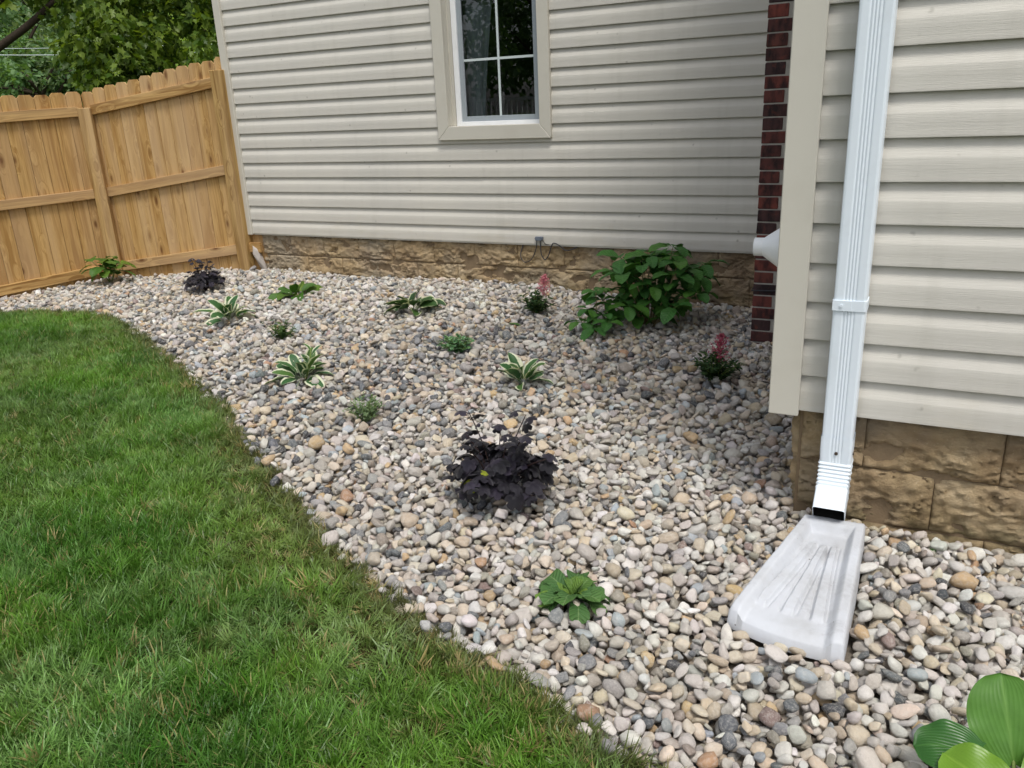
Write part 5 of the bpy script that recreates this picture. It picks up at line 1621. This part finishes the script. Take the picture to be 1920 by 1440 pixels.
def cloud_tree(label, px, d, top_py, bot_py, wpx, n, size, mat, seed, tmpl=OT, name="tree", count=26):
    rr = random.Random(seed)
    top = at(px, top_py, d); bot = at(px, bot_py, d)
    wm = wpx / F_PX * d / 2; cl = []
    H_ = top.z - bot.z
    for k in range(count):
        f = rr.random(); a = rr.uniform(0, 6.28); rad = wm * (0.35 + 0.65 * math.sqrt(rr.random())) * math.sin(PI * min(.95, 0.25 + 0.7 * f)) ** 0.6
        r_ = wm * rr.uniform(.24, .42)
        cl.append((bot.x + rad * math.cos(a), bot.y + rad * math.sin(a), bot.z + H_ * f * .95, r_, r_, r_ * .75))
    tree(label, (bot.x, bot.y, -0.16), max(1.2, bot.z + H_ * 0.35), 0.05 * wm + 0.05, cl, n, size, tmpl, mat, seed, None, 0.35, name)


cloud_tree("bright bushy tree standing between the dark maple and the house corner", 345, 17, 40, 170, 190, 7000, 0.11, TM["light"], 12)
cloud_tree("tall pale-topped tree behind the limb at the far left", 10, 24, -60, 150, 380, 9000, 0.19, TM["blue"], 13)
cloud_tree("dark rounded tree under the overhead wires at the far left", 70, 21, 95, 210, 300, 8000, 0.15, TM["dark"], 14)
cloud_tree("bluish green tree behind the fence under the maple's branch", 180, 23, 95, 210, 280, 8000, 0.16, TM["blue"], 15)
cloud_tree("tall dark tree filling the gap behind the house corner", 430, 26, -80, 180, 420, 8000, 0.2, TM["dark"], 16)
cloud_tree("broad dark tree in the background behind the maple", 200, 31, -140, 170, 700, 12000, 0.26, TM["dark"], 17)
# far wood that reads as one mass
wr = random.Random(5); cl = []
for k in range(60):
    p = at(-500 + 1100 * k / 59, wr.uniform(-90, 150), 40 + wr.uniform(-3, 3)); cl.append((p.x, p.y, p.z, 3.2, 3.2, 2.6))
fw = crown("far_wood", cl, 20000, 0.55, OT, TM["dark"], 9, None, 0.3); tag(fw, "far dark wood closing the view behind the trees", "wood", kind="stuff")
# utility wires
cbl = tag(empty("overhead_cable", tuple(at(40, 103, 16))), "pair of pale utility wires crossing in front of the trees at the far left", "overhead cable")
co = -at(40, 103, 16)
for (y0, y1, r_) in ((103, 104, 0.009), (94, 88, 0.006)):
    mb = MB(); a = at(-500, y0 - 8, 17.5); b2 = at(40, (y0 + y1) / 2, 16); c2 = at(560, y1 - 10, 15.5)
    mb.tube(smooth_path([a, b2, c2], 8), r_, 6); o = mb.build("wire", M["muntin"], cbl, smooth=True); o.location = co

# ------------------------------------------------------------------ across the yard, seen mirrored in the window
dk = tag(empty("deck_railing", (-9.2, -12.0, 0)), "white deck railing mirrored in the lower panes of the window", "railing")
DO = Vector((9.2, 12.0, 0))
mb = MB(); mb.box((-12.5, -15.0, 0.55), (-6.0, -11.93, 0.70)); mb.build("deck", M["deckwood"], dk, loc=DO)
mb = MB(); mb.box((-12.5, -12.06, 1.53), (-6.0, -11.95, 1.60)); mb.build("rail", M["deckwood"], dk, loc=DO)
mb = MB(); mb.box((-12.5, -12.03, 0.80), (-6.0, -11.98, 0.86)); mb.build("rail", M["deckwood"], dk, loc=DO)
bal = MB(); bal.box((-0.02, -0.02, 0.86), (0.02, 0.02, 1.53)); balm = bal.mesh("baluster", M["deckwood"])
for k in range(46): link("baluster", balm, dk, loc=DO + Vector((-12.3 + k * 0.135, -12.005, 0)))
pst = MB(); pst.box((-0.06, -0.06, -0.2), (0.06, 0.06, 1.72)); pm2 = pst.mesh("post", M["deckwood"])
for xx in (-12.44, -9.25, -6.06): link("post", pm2, dk, loc=DO + Vector((xx, -11.87, 0)))
cl = []
wr = random.Random(15)
for k in range(44):
    a = wr.uniform(0, 6.28); rd = 3.6 * math.sqrt(wr.random())
    cl.append((-10.5 + rd * math.cos(a) * 1.35, -19 + rd * math.sin(a), wr.uniform(0.9, 7.5), 1.1, 1.1, .8))
tree("leafy shade tree mirrored dark in the window glass", (-10.5, -19, -0.16), 2.6, 0.25, cl, 12000, 0.24, OT, TM["dark"], 44)["group"] = "trees across the yard"
